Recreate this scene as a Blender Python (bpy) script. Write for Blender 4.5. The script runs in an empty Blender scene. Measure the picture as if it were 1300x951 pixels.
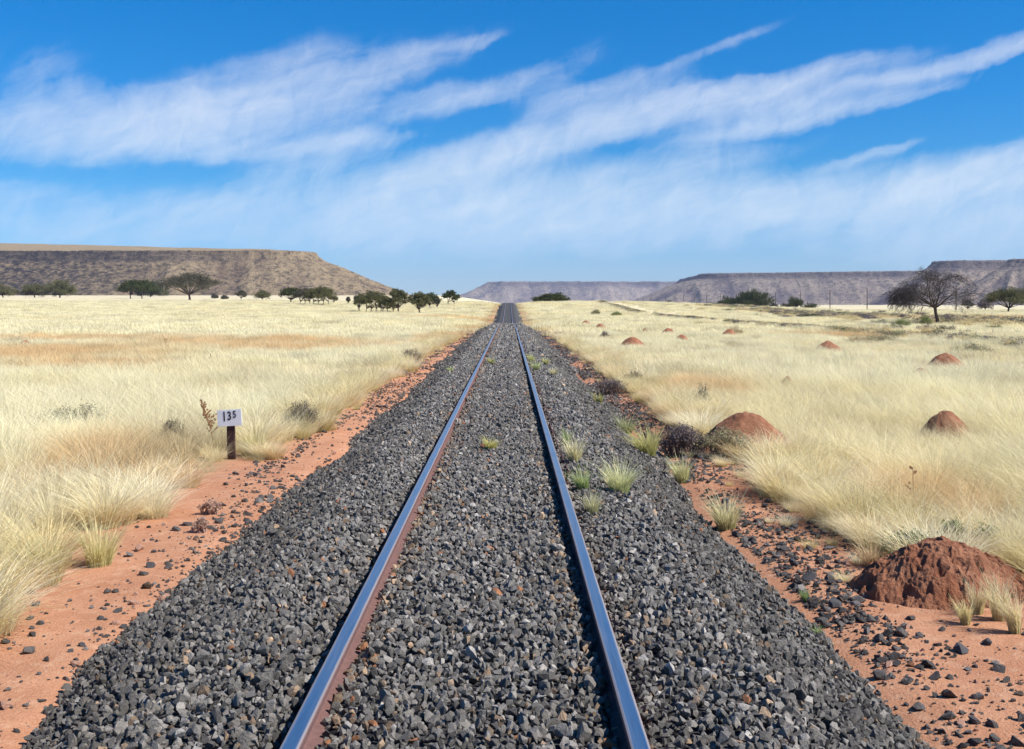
import bpy, math, random
import numpy as np
from mathutils import Vector, Matrix, noise

# ------------------------------------------------------------------ camera, sky, sun, exposure
SC = bpy.context.scene
C = SC.collection
CAM = (0.141, 0.0, 1.43)
F, VX, VY = 1400.0, 646.0, 386.0
cd = bpy.data.cameras.new('camera'); cam = bpy.data.objects.new('camera', cd); C.objects.link(cam)
cam.location = CAM; cam.rotation_euler = (math.radians(90), 0, 0)
cd.sensor_width = 36; cd.lens = 36*F/1300; cd.clip_start = 0.05; cd.clip_end = 30000
cd.shift_x = (650-VX)/1300; cd.shift_y = -(475.5-VY)/1300
SC.camera = cam
SC.view_settings.view_transform = 'Standard'; SC.view_settings.look = 'None'
SC.view_settings.exposure = 0.78; SC.view_settings.gamma = 1; SC.view_settings.use_curve_mapping = False
SC.render.film_transparent = False
SC.cycles.use_denoising = True
SC.cycles.max_bounces = 6; SC.cycles.diffuse_bounces = 3; SC.cycles.glossy_bounces = 2
SC.cycles.transmission_bounces = 3; SC.cycles.volume_bounces = 0; SC.cycles.transparent_max_bounces = 6

SUN_EL, SUN_AZ = 46.0, 108.0       # azimuth clockwise from +Y
sd = bpy.data.lights.new('sun', 'SUN'); so = bpy.data.objects.new('sun', sd); C.objects.link(so)
sd.energy = 4.2; sd.angle = math.radians(0.5); sd.color = (1.0, 0.955, 0.88)
e, a = math.radians(SUN_EL), math.radians(SUN_AZ)
sdir = Vector((math.cos(e)*math.sin(a), math.cos(e)*math.cos(a), math.sin(e)))
so.rotation_euler = sdir.to_track_quat('Z', 'Y').to_euler(); so.location = (40, -10, 60)

class NT:
    """small helper for node trees"""
    def __init__(s, tree): s.t = tree; tree.nodes.clear()
    def n(s, typ, inp=None, **kw):
        nd = s.t.nodes.new(typ)
        for k, v in kw.items(): setattr(nd, k, v)
        for k, v in (inp or {}).items(): s.put(nd.inputs[k], v)
        return nd
    def put(s, sock, v):
        if isinstance(v, bpy.types.NodeSocket): s.t.links.new(v, sock)
        else: sock.default_value = v
    def m(s, op, a, b=0.0, c=0.0, clamp=False):
        nd = s.t.nodes.new('ShaderNodeMath'); nd.operation = op; nd.use_clamp = clamp
        s.put(nd.inputs[0], a); s.put(nd.inputs[1], b); s.put(nd.inputs[2], c)
        return nd.outputs[0]
    def v(s, op, a, b=(0, 0, 0)):
        nd = s.t.nodes.new('ShaderNodeVectorMath'); nd.operation = op
        s.put(nd.inputs[0], a); s.put(nd.inputs[1], b)
        return nd.outputs[0]
    def mix(s, f, a, b, blend='MIX'):
        nd = s.t.nodes.new('ShaderNodeMix'); nd.data_type = 'RGBA'; nd.blend_type = blend
        s.put(nd.inputs[0], f); s.put(nd.inputs[6], a); s.put(nd.inputs[7], b)
        return nd.outputs[2]
    def rng(s, x, a, b, c=0.0, d=1.0, smooth=True):
        nd = s.t.nodes.new('ShaderNodeMapRange'); nd.interpolation_type = 'SMOOTHSTEP' if smooth else 'LINEAR'
        s.put(nd.inputs[0], x)
        for i, q in enumerate((a, b, c, d)): s.put(nd.inputs[1+i], q)
        return nd.outputs[0]
    def noise(s, vec, scale, detail=4, rough=0.55, dist=0.0):
        nd = s.n('ShaderNodeTexNoise', {'Vector': vec, 'Scale': scale, 'Detail': detail, 'Roughness': rough, 'Distortion': dist})
        return nd.outputs[0]
    def ramp(s, f, pts):
        nd = s.n('ShaderNodeValToRGB', {'Fac': f}); cr = nd.color_ramp
        while len(cr.elements) < len(pts): cr.elements.new(0.5)
        for el, (p, c) in zip(cr.elements, pts): el.position = p; el.color = tuple(c)+(1,)
        return nd.outputs[0]

def rgb(r, g, b): return (r, g, b, 1.0)

# world: Nishita sky with high cirrus laid out by compass direction and elevation
W = bpy.data.worlds.new('World'); SC.world = W; W.use_nodes = True
w = NT(W.node_tree)
sky = w.n('ShaderNodeTexSky', sky_type='NISHITA', sun_disc=False)
sky.sun_elevation = e; sky.sun_rotation = a; sky.air_density = 1.0; sky.dust_density = 0.25; sky.ozone_density = 2.5; sky.altitude = 1100
tc = w.n('ShaderNodeTexCoord').outputs['Generated']
sp = w.n('ShaderNodeSeparateXYZ', {'Vector': w.v('NORMALIZE', tc)})
az = w.m('MULTIPLY', w.m('ARCTAN2', sp.outputs[0], sp.outputs[1]), 14.0)      # hundreds of a 1/1400 radian
el = w.m('MULTIPLY', w.m('ARCSINE', sp.outputs[2]), 14.0)
P = w.n('ShaderNodeCombineXYZ', {'X': az, 'Y': el}).outputs[0]
def blob(cx, cy, rx, ry, ang, k):
    mp = w.n('ShaderNodeMapping', {'Vector': Pd, 'Location': ((cx-VX)/100, (VY-cy)/100, 0), 'Rotation': (0, 0, math.radians(ang)), 'Scale': (rx/100, ry/100, 1)}, vector_type='TEXTURE')
    g = w.n('ShaderNodeTexGradient', {'Vector': mp.outputs[0]}, gradient_type='SPHERICAL').outputs[1]
    return w.m('MULTIPLY', w.rng(g, 0, 0.9), k)
warp = w.n('ShaderNodeTexNoise', {'Vector': P, 'Scale': 0.55, 'Detail': 6.0, 'Roughness': 0.6}).outputs[1]
Pd = w.v('ADD', P, w.v('MULTIPLY', w.v('SUBTRACT', warp, (0.5, 0.5, 0.5)), (0.9, 0.6, 0)))
# centre x, y and radii in hundredths of a 1/1400 radian, tilt in degrees, weight
BL = [(120, 175, 230, 60, 4, .75), (260, 170, 260, 50, 6, .55), (330, 140, 280, 70, 18, .60), (90, 130, 80, 80, 50, .28), (470, 100, 240, 34, 18, .5), (560, 130, 200, 30, 12, .55),
      (440, 186, 130, 20, 6, .7), (220, 200, 260, 24, 2, .5), (600, 58, 70, 12, 10, .4), (20, 18, 60, 14, 22, .55), (380, 230, 240, 60, 22, .45), (330, 105, 170, 34, 30, .2),
      (560, 235, 260, 60, 14, .8), (640, 195, 220, 40, 24, .75), (760, 165, 230, 36, 18, .8), (770, 120, 150, 34, 12, .55), (900, 145, 230, 40, 8, .75),
      (960, 120, 260, 24, 8, .75), (1160, 112, 300, 18, 11, .85), (1290, 90, 130, 12, 12, .6), (1010, 160, 280, 20, 10, .8), (1100, 208, 90, 12, 12, .45), (900, 70, 150, 12, 20, .28), (700, 95, 120, 30, 26, .28),
      (700, 245, 420, 40, 10, .7), (850, 265, 560, 60, 3, .85), (1150, 245, 420, 40, 8, .9), (1290, 225, 240, 36, 12, .6), (600, 290, 520, 60, 0, .6), (1250, 290, 420, 75, 0, .75), (240, 275, 480, 50, 2, .45), (40, 252, 140, 22, 6, .35)]
den = None
for b_ in BL:
    g_ = blob(*b_)
    den = g_ if den is None else w.m('SUBTRACT', w.m('ADD', den, g_), w.m('MULTIPLY', den, g_))
def streak(ang, sx, sy, sc, det, dist):
    mp = w.n('ShaderNodeMapping', {'Vector': Pd, 'Rotation': (0, 0, math.radians(ang)), 'Scale': (sx, sy, 1)}, vector_type='TEXTURE')
    return w.noise(mp.outputs[0], sc, det, 0.62, dist)
s1 = streak(17, 7.0, 1.0, 3.6, 9, 0.4)
s2 = streak(12, 2.2, 1.0, 1.1, 7, 0.6)
s3 = streak(62, 2.2, 1.0, 3.0, 9, 0.8)
sn = w.m('ADD', w.m('ADD', w.m('MULTIPLY', s1, .36), w.m('MULTIPLY', s2, .32)), w.m('MULTIPLY', s3, .32))
cl = w.m('ADD', den, w.m('MULTIPLY', w.m('SUBTRACT', sn, .5), 2.5))
fac = w.m('MULTIPLY', w.rng(cl, 0.0, 1.45, smooth=False), w.rng(den, 0.0, 0.30))
tint = w.ramp(w.m('DIVIDE', el, 10.0), [(0.0, (.52, .69, .95)), (.07, (.42, .67, .99)), (.16, (.15, .60, .95)), (.25, (.06, .58, 1.0)), (.36, (.008, .58, 1.04)), (1.0, (.02, .52, 1.0))])
skyc = w.mix(1.0, sky.outputs[0], tint, 'MULTIPLY')
cloudc = w.ramp(w.m('DIVIDE', el, 10.0), [(0.0, (4.2, 5.4, 7.0)), (.08, (5.2, 6.2, 7.4)), (.14, (6.0, 6.7, 7.5)), (.3, (6.3, 6.7, 7.4))])
hs = w.mix(w.m('MULTIPLY', fac, .90), skyc, cloudc)
bg = w.n('ShaderNodeBackground', {'Color': hs, 'Strength': 0.08})
w.t.links.new(bg.outputs[0], w.n('ShaderNodeOutputWorld').inputs[0])

# ------------------------------------------------------------------ helpers
rs = np.random.RandomState(7)
def sstep(x, a, b):
    t = np.clip((x-a)/(b-a), 0, 1); return t*t*(3-2*t)

_perm = np.random.RandomState(3).rand(256, 256)
def vnoise(x, y):
    """tiling value noise 0..1"""
    x = np.asarray(x, float); y = np.asarray(y, float)
    xi = np.floor(x).astype(int); yi = np.floor(y).astype(int)
    fx = x-xi; fy = y-yi; fx = fx*fx*(3-2*fx); fy = fy*fy*(3-2*fy)
    a_ = _perm[xi % 256, yi % 256]; b_ = _perm[(xi+1) % 256, yi % 256]
    c_ = _perm[xi % 256, (yi+1) % 256]; d_ = _perm[(xi+1) % 256, (yi+1) % 256]
    return (a_*(1-fx)+b_*fx)*(1-fy)+(c_*(1-fx)+d_*fx)*fy
def fbm(x, y, o=4, g=.5):
    s, am, t = 0, 1, 0
    for i in range(o):
        s = s+am*vnoise(x*2**i+17.3*i, y*2**i+9.1*i); t += am; am *= g
    return s/t

def mesh_np(name, V, Fq, mats=(), smooth=False, attrs=None, mi=None):
    me = bpy.data.meshes.new(name)
    V = np.asarray(V, np.float32); Fq = np.asarray(Fq, np.int32); k = Fq.shape[1]
    me.vertices.add(len(V)); me.vertices.foreach_set('co', V.ravel())
    me.loops.add(Fq.size); me.loops.foreach_set('vertex_index', Fq.ravel())
    me.polygons.add(len(Fq)); me.polygons.foreach_set('loop_start', np.arange(0, Fq.size, k, dtype=np.int32))
    if mi is not None: me.polygons.foreach_set('material_index', np.asarray(mi, np.int32))
    me.polygons.foreach_set('use_smooth', np.full(len(Fq), smooth))
    for an, (typ, arr) in (attrs or {}).items():
        at = me.attributes.new(an, typ, 'POINT')
        at.data.foreach_set({'FLOAT': 'value', 'INT': 'value', 'FLOAT_VECTOR': 'vector', 'FLOAT_COLOR': 'color'}[typ], np.asarray(arr).ravel())
    for m_ in mats: me.materials.append(m_)
    me.update(calc_edges=True); me.validate()
    return me
def link(name, me, parent=None, loc=(0, 0, 0), rot=(0, 0, 0), scale=(1, 1, 1)):
    o = bpy.data.objects.new(name, me); C.objects.link(o); o.location = loc; o.rotation_euler = rot; o.scale = scale
    if parent: o.parent = parent
    return o
def tag(o, label=None, cat=None, group=None, kind=None):
    if label: o['label'] = label
    if cat: o['category'] = cat
    if group: o['group'] = group
    if kind: o['kind'] = kind
    return o
def grid_faces(nx, ny):
    i = np.arange(nx-1)[None, :]+np.arange(ny-1)[:, None]*nx
    i = i.ravel(); return np.stack([i, i+1, i+1+nx, i+nx], 1)

def mat(name): 
    m_ = bpy.data.materials.new(name); m_.use_nodes = True; return m_, NT(m_.node_tree)
def simple(name, col, rough=.8, metal=0, var=0.0, vs=20, bump=0, bs=60, spec=.3):
    m_, n = mat(name)
    pos = n.n('ShaderNodeTexCoord').outputs['Object']
    c = rgb(*col)
    if var:
        f = n.noise(pos, vs, 6, .6)
        c = n.mix(f, rgb(*[x*(1-var) for x in col]), rgb(*[min(1, x*(1+var)) for x in col]))
    p = n.n('ShaderNodeBsdfPrincipled', {'Base Color': c, 'Roughness': rough, 'Metallic': metal, 'Specular IOR Level': spec})
    if bump:
        b = n.n('ShaderNodeBump', {'Height': n.noise(pos, bs, 6, .6), 'Strength': bump, 'Distance': .02})
        n.put(p.inputs['Normal'], b.outputs[0])
    n.t.links.new(p.outputs[0], n.n('ShaderNodeOutputMaterial').inputs[0])
    return m_

# ------------------------------------------------------------------ terrain
_ty = np.arange(-60, 1400, 1.0)
_tz = np.interp(_ty, [-60, 76, 92, 118, 142, 180, 220, 246, 268, 300, 400, 600, 1400], [0, 0, -.2, -.72, -.62, .28, 1.2, 1.66, 1.82, 1.55, .3, -.4, -.4])
_k = np.exp(-.5*(np.arange(-20, 21)/5.0)**2); _k /= _k.sum()
_tz = np.convolve(np.pad(_tz, 20, mode='edge'), _k, 'valid')
def trackz(y): return np.interp(y, _ty, _tz)
_hy = np.arange(-60, 1400, 1.0)
_hz = np.interp(_hy, [-60, 135, 150, 190, 230, 262, 300, 420, 700, 1400], [-.5, -.5, -.45, 0, 1.15, 1.9, 1.75, .8, -.5, -.5])
_k2 = np.exp(-.5*(np.arange(-30, 31)/9.0)**2); _k2 /= _k2.sum()
_hz = np.convolve(np.pad(_hz, 30, mode='edge'), _k2, 'valid')
def T(x, y):
    x = np.asarray(x, float); y = np.asarray(y, float)
    h = np.interp(y, _hy, _hz)
    right = 1-sstep(x, 22, 95)
    z = -.5+(h+.5)*right
    zl = np.interp(y, [-60, 140, 190, 250, 300, 350, 1300, 3000], [-.5, -.48, .0, 1.3, 2.0, 2.7, 11.6, 11.6])
    sl = sstep(-x, 12, 75)
    z = z*(1-sl)+zl*sl
    far = np.clip((y-8)/120, 0, 1)
    z = z+(fbm(x*.06+5, y*.035+3, 3)-.5)*.35*far+(fbm(x*.35, y*.3, 3)-.5)*.10*sstep(np.abs(x), 2.5, 5)
    # service road windrow on the right
    ax = np.abs(x-21.5-.6*(fbm(y*.03, y*0+2, 2)-.5))
    z = z+.22*np.exp(-(ax/.7)**2)*fbm(x*1.2, y*.5, 3)*sstep(y, 20, 30)*(1-sstep(y, 290, 330))
    z = z-.10*sstep(x, 22.2, 23)*(1-sstep(x, 26, 27))
    tz = trackz(y)
    aa = np.abs(x)
    w1 = 1-sstep(aa, 2.2, 8.5)
    z = z*(1-w1)+(tz-.47+(fbm(x*.8, y*.8, 3)-.5)*.06)*w1
    z = np.where(aa < 2.3, np.minimum(z, tz-.47)-.16*(1-sstep(aa, 1.5, 2.3)), z)
    return z
def ray(px, py, off=0.0):
    d = np.concatenate([np.arange(4, 60, .05), np.arange(60, 600, .5), np.arange(600, 3000, 4)])
    x = CAM[0]+(px-VX)/F*d; z = CAM[2]-(py-VY)/F*d
    hit = np.nonzero(T(x, d)+off >= z)[0]
    i = hit[0] if len(hit) else len(d)-1
    return float(x[i]), float(d[i]), float(T(x[i], d[i]))

xs = np.concatenate([np.arange(0, 4.2, .07), 4.2*1.022**np.arange(0, 360)]); xs = xs[xs < 9000]; xs = np.append(xs, 9000)
xs = np.concatenate([-xs[:0:-1], xs])
ys = np.concatenate([np.arange(-16, 2, .5), np.arange(2, 22, .09), 22*1.0085**np.arange(0, 900)]); ys = ys[ys < 9000]; ys = np.append(ys, 9000)
X, Y = np.meshgrid(xs, ys); Z = T(X, Y)
sandm, n = mat('dry_ground')
pos = n.n('ShaderNodeNewGeometry').outputs['Position']
sx = n.n('ShaderNodeSeparateXYZ', {'Vector': pos})
ax = n.m('ABSOLUTE', sx.outputs[0])
edge = n.m('ADD', n.m('SUBTRACT', n.m('SUBTRACT', ax, n.m('MULTIPLY', n.rng(sx.outputs[1], 16.0, 11.0), n.rng(sx.outputs[0], 0.0, -1.0, 0.0, .45))), n.m('MULTIPLY', n.rng(sx.outputs[1], 9.5, 7.0), n.rng(sx.outputs[0], 0.0, 1.0, 0.0, 1.6))), n.m('MULTIPLY', n.m('SUBTRACT', n.noise(pos, 1.1, 4), .5), 1.6))
fgrass = n.rng(edge, 2.75, 3.5)
n1 = n.noise(pos, 3.0, 6, .6); n2 = n.noise(pos, 60.0, 5, .7); n3 = n.noise(pos, .25, 4, .6)
sand = n.mix(n.rng(n1, .3, .75), rgb(.47, .225, .125), rgb(.56, .29, .17))
sand = n.mix(n.rng(n2, .45, .8), sand, rgb(.35, .155, .085))
straw = n.mix(n.rng(n3, .35, .7), rgb(.80, .73, .50), rgb(.70, .60, .37))
st2 = n.mix(n.rng(n.noise(pos, 1.2, 6, .65), .4, .75), straw, rgb(.60, .47, .27))
nearf = n.rng(sx.outputs[1], 25.0, 90.0)
under = n.mix(nearf, rgb(.40, .27, .15), st2)
under = n.mix(n.rng(sx.outputs[1], 250.0, 420.0), under, n.mix(n.rng(n3, .4, .65), rgb(.66, .58, .38), rgb(.54, .46, .29)))  # far ground without blades: colour darkened to stand in for grass self-shadow
sand = n.mix(n.m('MULTIPLY', n.rng(n.noise(pos, .9, 5, .6), .48, .62), .45), sand, rgb(.40, .175, .095))
sand = n.mix(n.m('MULTIPLY', n.rng(n.noise(pos, 9.0, 5, .7), .52, .64), .5), sand, rgb(.60, .36, .23))
col = n.mix(fgrass, sand, under)
# service road: sandy, with a dark clod windrow
rd = n.m('ABSOLUTE', n.m('SUBTRACT', sx.outputs[0], 21.5))
rdf = n.m('MULTIPLY', n.m('MULTIPLY', n.rng(rd, .9, .3), n.rng(n.noise(pos, .7, 4), .42, .6)), n.m('MULTIPLY', n.rng(sx.outputs[1], 25, 40), n.rng(sx.outputs[1], 330, 290)))
col = n.mix(rdf, col, rgb(.17, .10, .065))
p = n.n('ShaderNodeBsdfPrincipled', {'Base Color': col, 'Roughness': .95, 'Specular IOR Level': .1})
bp = n.n('ShaderNodeBump', {'Height': n.m('ADD', n.m('MULTIPLY', n1, .6), n.m('MULTIPLY', n2, .3)), 'Strength': .8, 'Distance': .06})
n.put(p.inputs['Normal'], bp.outputs[0])
n.t.links.new(p.outputs[0], n.n('ShaderNodeOutputMaterial').inputs[0])
g = link('ground', mesh_np('ground', np.stack([X.ravel(), Y.ravel(), Z.ravel()], 1), grid_faces(len(xs), len(ys)), [sandm], True))
tag(g, 'red sand and straw coloured grassland floor', None, None, 'structure')

# ------------------------------------------------------------------ mesas
def rock_mat(name, dark, mid, light, cool, sc, boulder=False):
    m_, n = mat(name)
    pos = n.n('ShaderNodeNewGeometry').outputs['Position']
    ck = n.n('ShaderNodeAttribute', attribute_name='cliff').outputs['Fac']
    gr = n.n('ShaderNodeAttribute', attribute_name='top').outputs['Fac']
    hn = n.n('ShaderNodeAttribute', attribute_name='gully').outputs['Fac']
    a1 = n.noise(pos, .012*sc, 6, .65); a2 = n.noise(pos, .12*sc, 6, .75); a3 = n.noise(pos, .45*sc, 4, .7)
    c = n.mix(n.rng(n.m('ADD', n.m('MULTIPLY', a1, .5), n.m('MULTIPLY', hn, .5)), .35 if boulder else .42, .62), rgb(*mid), rgb(*light))
    c = n.mix(n.m('MULTIPLY', n.rng(a2, .47, .62), .75 if boulder else .55), c, rgb(*dark))
    c = n.mix(n.m('MULTIPLY', n.rng(a3, .5, .66), .5), c, rgb(*dark))
    lay = n.noise(n.v('MULTIPLY', pos, (.03*sc, .03*sc, .45*sc)), 1.0, 5, .7)
    cl = n.mix(n.rng(lay, .42, .6), rgb(*dark), rgb(*cool))
    c = n.mix(n.m('MULTIPLY', ck, n.rng(n.m('ADD', a2, n.m('MULTIPLY', lay, .6)), .55, .85, 1.0, .45)), c, cl)
    bx = n.n('ShaderNodeSeparateXYZ', {'Vector': pos}).outputs[0]
    if boulder: c = n.mix(n.m('MULTIPLY', n.rng(n.m('ADD', bx, n.m('MULTIPLY', a1, 300.0)), -180.0, -420.0), n.rng(a2, .40, .56, .35, .9)), c, rgb(*dark))
    c = n.mix(gr, c, rgb(*light))
    p = n.n('ShaderNodeBsdfPrincipled', {'Base Color': c, 'Roughness': .95, 'Specular IOR Level': .1})
    bp = n.n('ShaderNodeBump', {'Height': n.m('ADD', a2, n.m('MULTIPLY', a3, .6)), 'Strength': 1.0, 'Distance': 7.0/sc})
    n.put(p.inputs['Normal'], bp.outputs[0])
    n.t.links.new(p.outputs[0], n.n('ShaderNodeOutputMaterial').inputs[0])
    return m_
def mesa(label, x0, x1, yf, slant, depth, H, cliff, talus, base, m_, gx, gy, rad=60, back=0.0, seed=0, gl=1.0, fade_left=None, wob=30, shear=0.0):
    """plateau with front edge y = yf + slant*(x-x0) between x0 and x1"""
    X, Y = np.meshgrid(gx, gy)
    Xw = X; X = X-shear*(Y-yf)
    ed = yf+slant*(X-x0)
    cx, cy = (x0+x1)/2, ed+depth/2
    qx = np.abs(X-cx)-((x1-x0)/2-rad); qy = np.abs(Y-cy)-(depth/2-rad)
    d = np.hypot(np.maximum(qx, 0), np.maximum(qy, 0))+np.minimum(np.maximum(qx, qy), 0)-rad
    s = seed*13.7
    d = d+(fbm(X/260+s, Y/260+s, 3)-.5)*2*wob
    frontish = qy > qx
    along = np.where(frontish, X, Y)
    rid = 1-np.abs(2*fbm(along/(55*gl)+s, np.where(frontish, Y, X)/(240*gl)+s, 4)-1)
    rid2 = fbm(along/(16*gl)+s, np.where(frontish, Y, X)/(90*gl), 3)
    dd = d+((rid-.75)*-26-(rid2-.5)*12)*gl*sstep(d, -4, 45*gl)
    dd = dd+(fbm(X/9/gl+s, Y/9/gl, 3)-.5)*7*gl
    t = np.clip((dd-cliff*.95)/talus, 0, 1)
    tal = (H-cliff)*((1-t)**1.12)
    z = np.where(dd < cliff*.95, H-cliff*(.55*sstep(dd, 0, cliff*.45)+.45*sstep(dd, cliff*.4, cliff*.95)), tal)
    hgt = H+back*np.maximum(-d, 0)
    z = np.where(dd < 0, hgt+(fbm(X/40, Y/40, 3)-.5)*2*gl, z)
    tt = np.clip(z/H, 0, 1)
    z = z+base-(1-tt)*0+np.where(t >= 1, -6, 0)
    z = z+(fbm(X/5/gl, Y/5/gl, 3)-.5)*2.2*gl*sstep(d, -10, 2)*(1-sstep(t, .8, 1))
    ck = sstep(dd, -3*gl, 1*gl)*(1-sstep(dd, cliff*.9, cliff*.9+18*gl))
    if fade_left is not None: ck = ck*np.clip(.15+.85*(1-sstep(X, fade_left[0], fade_left[1])), 0, 1)
    top = (1-sstep(dd, -5*gl, -1*gl))
    me = mesh_np('mesa', np.stack([Xw.ravel(), Y.ravel(), z.ravel()], 1), grid_faces(len(gx), len(gy)), [m_], True,
                 {'cliff': ('FLOAT', ck), 'top': ('FLOAT', top), 'gully': ('FLOAT', rid*.6+rid2*.4)})
    return tag(link('hills', me), label, None, None, 'structure')
mL = rock_mat('brown_mesa_rock', (.045, .038, .042), (.225, .155, .105), (.47, .35, .205), (.13, .11, .115), 1.0, True)
mR = rock_mat('hazed_mesa_rock', (.060, .050, .070), (.17, .135, .145), (.43, .345, .27), (.06, .058, .085), .6)  # purple-blue of distance haze painted into the rock colours, on top of the volume
mesa('flat topped brown mesa with black cliff band beyond the acacias', -2200, -246, 1400, 0, 1500, 62, 12, 132, 7, mL,
     np.arange(-900, -60, 1.7), np.concatenate([np.arange(1225, 1480, 1.7), np.arange(1480, 2100, 12)]), rad=60, back=.075, seed=1, fade_left=(-430, -285), gl=.75, wob=10, shear=-.24)
mesa('far bluish mesa on the horizon behind the railway', -40, 1900, 6000, 0, 2500, 125, 12, 260, -1, mR,
     np.arange(-450, 2100, 8), np.concatenate([np.arange(5650, 6300, 8), np.arange(6300, 7000, 60)]), rad=90, back=0.0, seed=2, gl=3.2, wob=130)
mesa('long grey mesa with dark rim beyond the poles', 520, 2400, 3000, -.45, 1400, 86, 13, 190, -1, mR,
     np.arange(250, 1700, 3.2), np.concatenate([np.arange(2150, 3150, 4), np.arange(3150, 4000, 40)]), rad=70, back=.01, seed=3, gl=1.3, wob=22, shear=.10)
mesa('grey mesa headland behind the bare tree', 866, 2400, 2250, -.1, 700, 91, 15, 130, -1, mR,
     np.arange(620, 1400, 2.6), np.concatenate([np.arange(1960, 2400, 3), np.arange(2400, 2900, 25)]), rad=60, back=.01, seed=4, gl=1.0, wob=8, shear=.42)
mesa('nearest grey mesa shoulder at the edge of view', 880, 2400, 1950, 0, 400, 83, 14, 120, -1, mR,
     np.arange(740, 1400, 2.6), np.concatenate([np.arange(1740, 2000, 2.5), np.arange(2000, 2500, 8)]), rad=60, back=.01, seed=5, gl=1.0, wob=8, shear=.50)

# ------------------------------------------------------------------ haze
hm, n = mat('air')
pv = n.n('ShaderNodeVolumePrincipled', {'Color': rgb(.60, .72, 1.0), 'Density': 0.00006, 'Anisotropy': 0.0})
n.t.links.new(pv.outputs[0], n.n('ShaderNodeOutputMaterial').inputs['Volume'])
bx0, bx1, by0, by1, bz0, bz1 = -9400, 9400, -60, 9400, -12, 240
V8 = [(x, y, z) for z in (bz0, bz1) for y in (by0, by1) for x in (bx0, bx1)]
hz = link('haze', mesh_np('haze', V8, [(0, 2, 3, 1), (4, 5, 7, 6), (0, 1, 5, 4), (2, 6, 7, 3), (0, 4, 6, 2), (1, 3, 7, 5)], [hm]))
tag(hz, 'thin blue distance haze', None, None, 'stuff')

# ------------------------------------------------------------------ ballast bed
def B(x, y):
    a_ = np.abs(x)
    toe = 2.03+(fbm(y*.5+(x > 0)*40, y*0+1, 3)-.5)*.5
    z = np.where(a_ < 1.15, -.072, -.072-(a_-1.15)/(toe-1.15)*.435)
    rr = np.abs(a_-.567)
    z = z-.022*(1-sstep(rr, .05, .13))+.02*np.exp(-((a_-.9)/.2)**2)-.012*np.exp(-(a_/.35)**2)
    z = z+(fbm(x*3, y*2.2, 3)-.5)*.045
    return z+trackz(y)
bm_, n = mat('ballast_fines')
pos = n.n('ShaderNodeNewGeometry').outputs['Position']
vo = n.n('ShaderNodeTexVoronoi', {'Vector': pos, 'Scale': 16.0})
vo2 = n.noise(pos, 5, 5, .7)
c = n.ramp(vo.outputs['Color'], [(0, (.035, .035, .038)), (.5, (.07, .068, .07)), (1, (.12, .118, .115))])
c = n.mix(n.rng(vo2, .5, .8), c, rgb(.10, .085, .075))
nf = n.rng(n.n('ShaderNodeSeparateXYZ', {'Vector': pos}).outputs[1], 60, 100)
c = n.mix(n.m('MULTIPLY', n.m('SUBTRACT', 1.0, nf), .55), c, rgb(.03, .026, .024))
p = n.n('ShaderNodeBsdfPrincipled', {'Base Color': c, 'Roughness': .9, 'Specular IOR Level': .2})
bp = n.n('ShaderNodeBump', {'Height': vo.outputs['Distance'], 'Strength': 1.0, 'Distance': .04}); n.put(p.inputs['Normal'], bp.outputs[0])
n.t.links.new(p.outputs[0], n.n('ShaderNodeOutputMaterial').inputs[0])
bxs = np.arange(-2.6, 2.61, .065); bys = np.concatenate([np.arange(-16, 2, .3), np.arange(2, 40, .09), np.arange(40, 120, .4), np.arange(120, 500, 2)])
X, Y = np.meshgrid(bxs, bys); Z = B(X, Y)-.02
tag(link('ballast_bed', mesh_np('ballast_bed', np.stack([X.ravel(), Y.ravel(), Z.ravel()], 1), grid_faces(len(bxs), len(bys)), [bm_], True)), 'dark grey ballast bank under the rails', None, None, 'structure')

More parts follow.
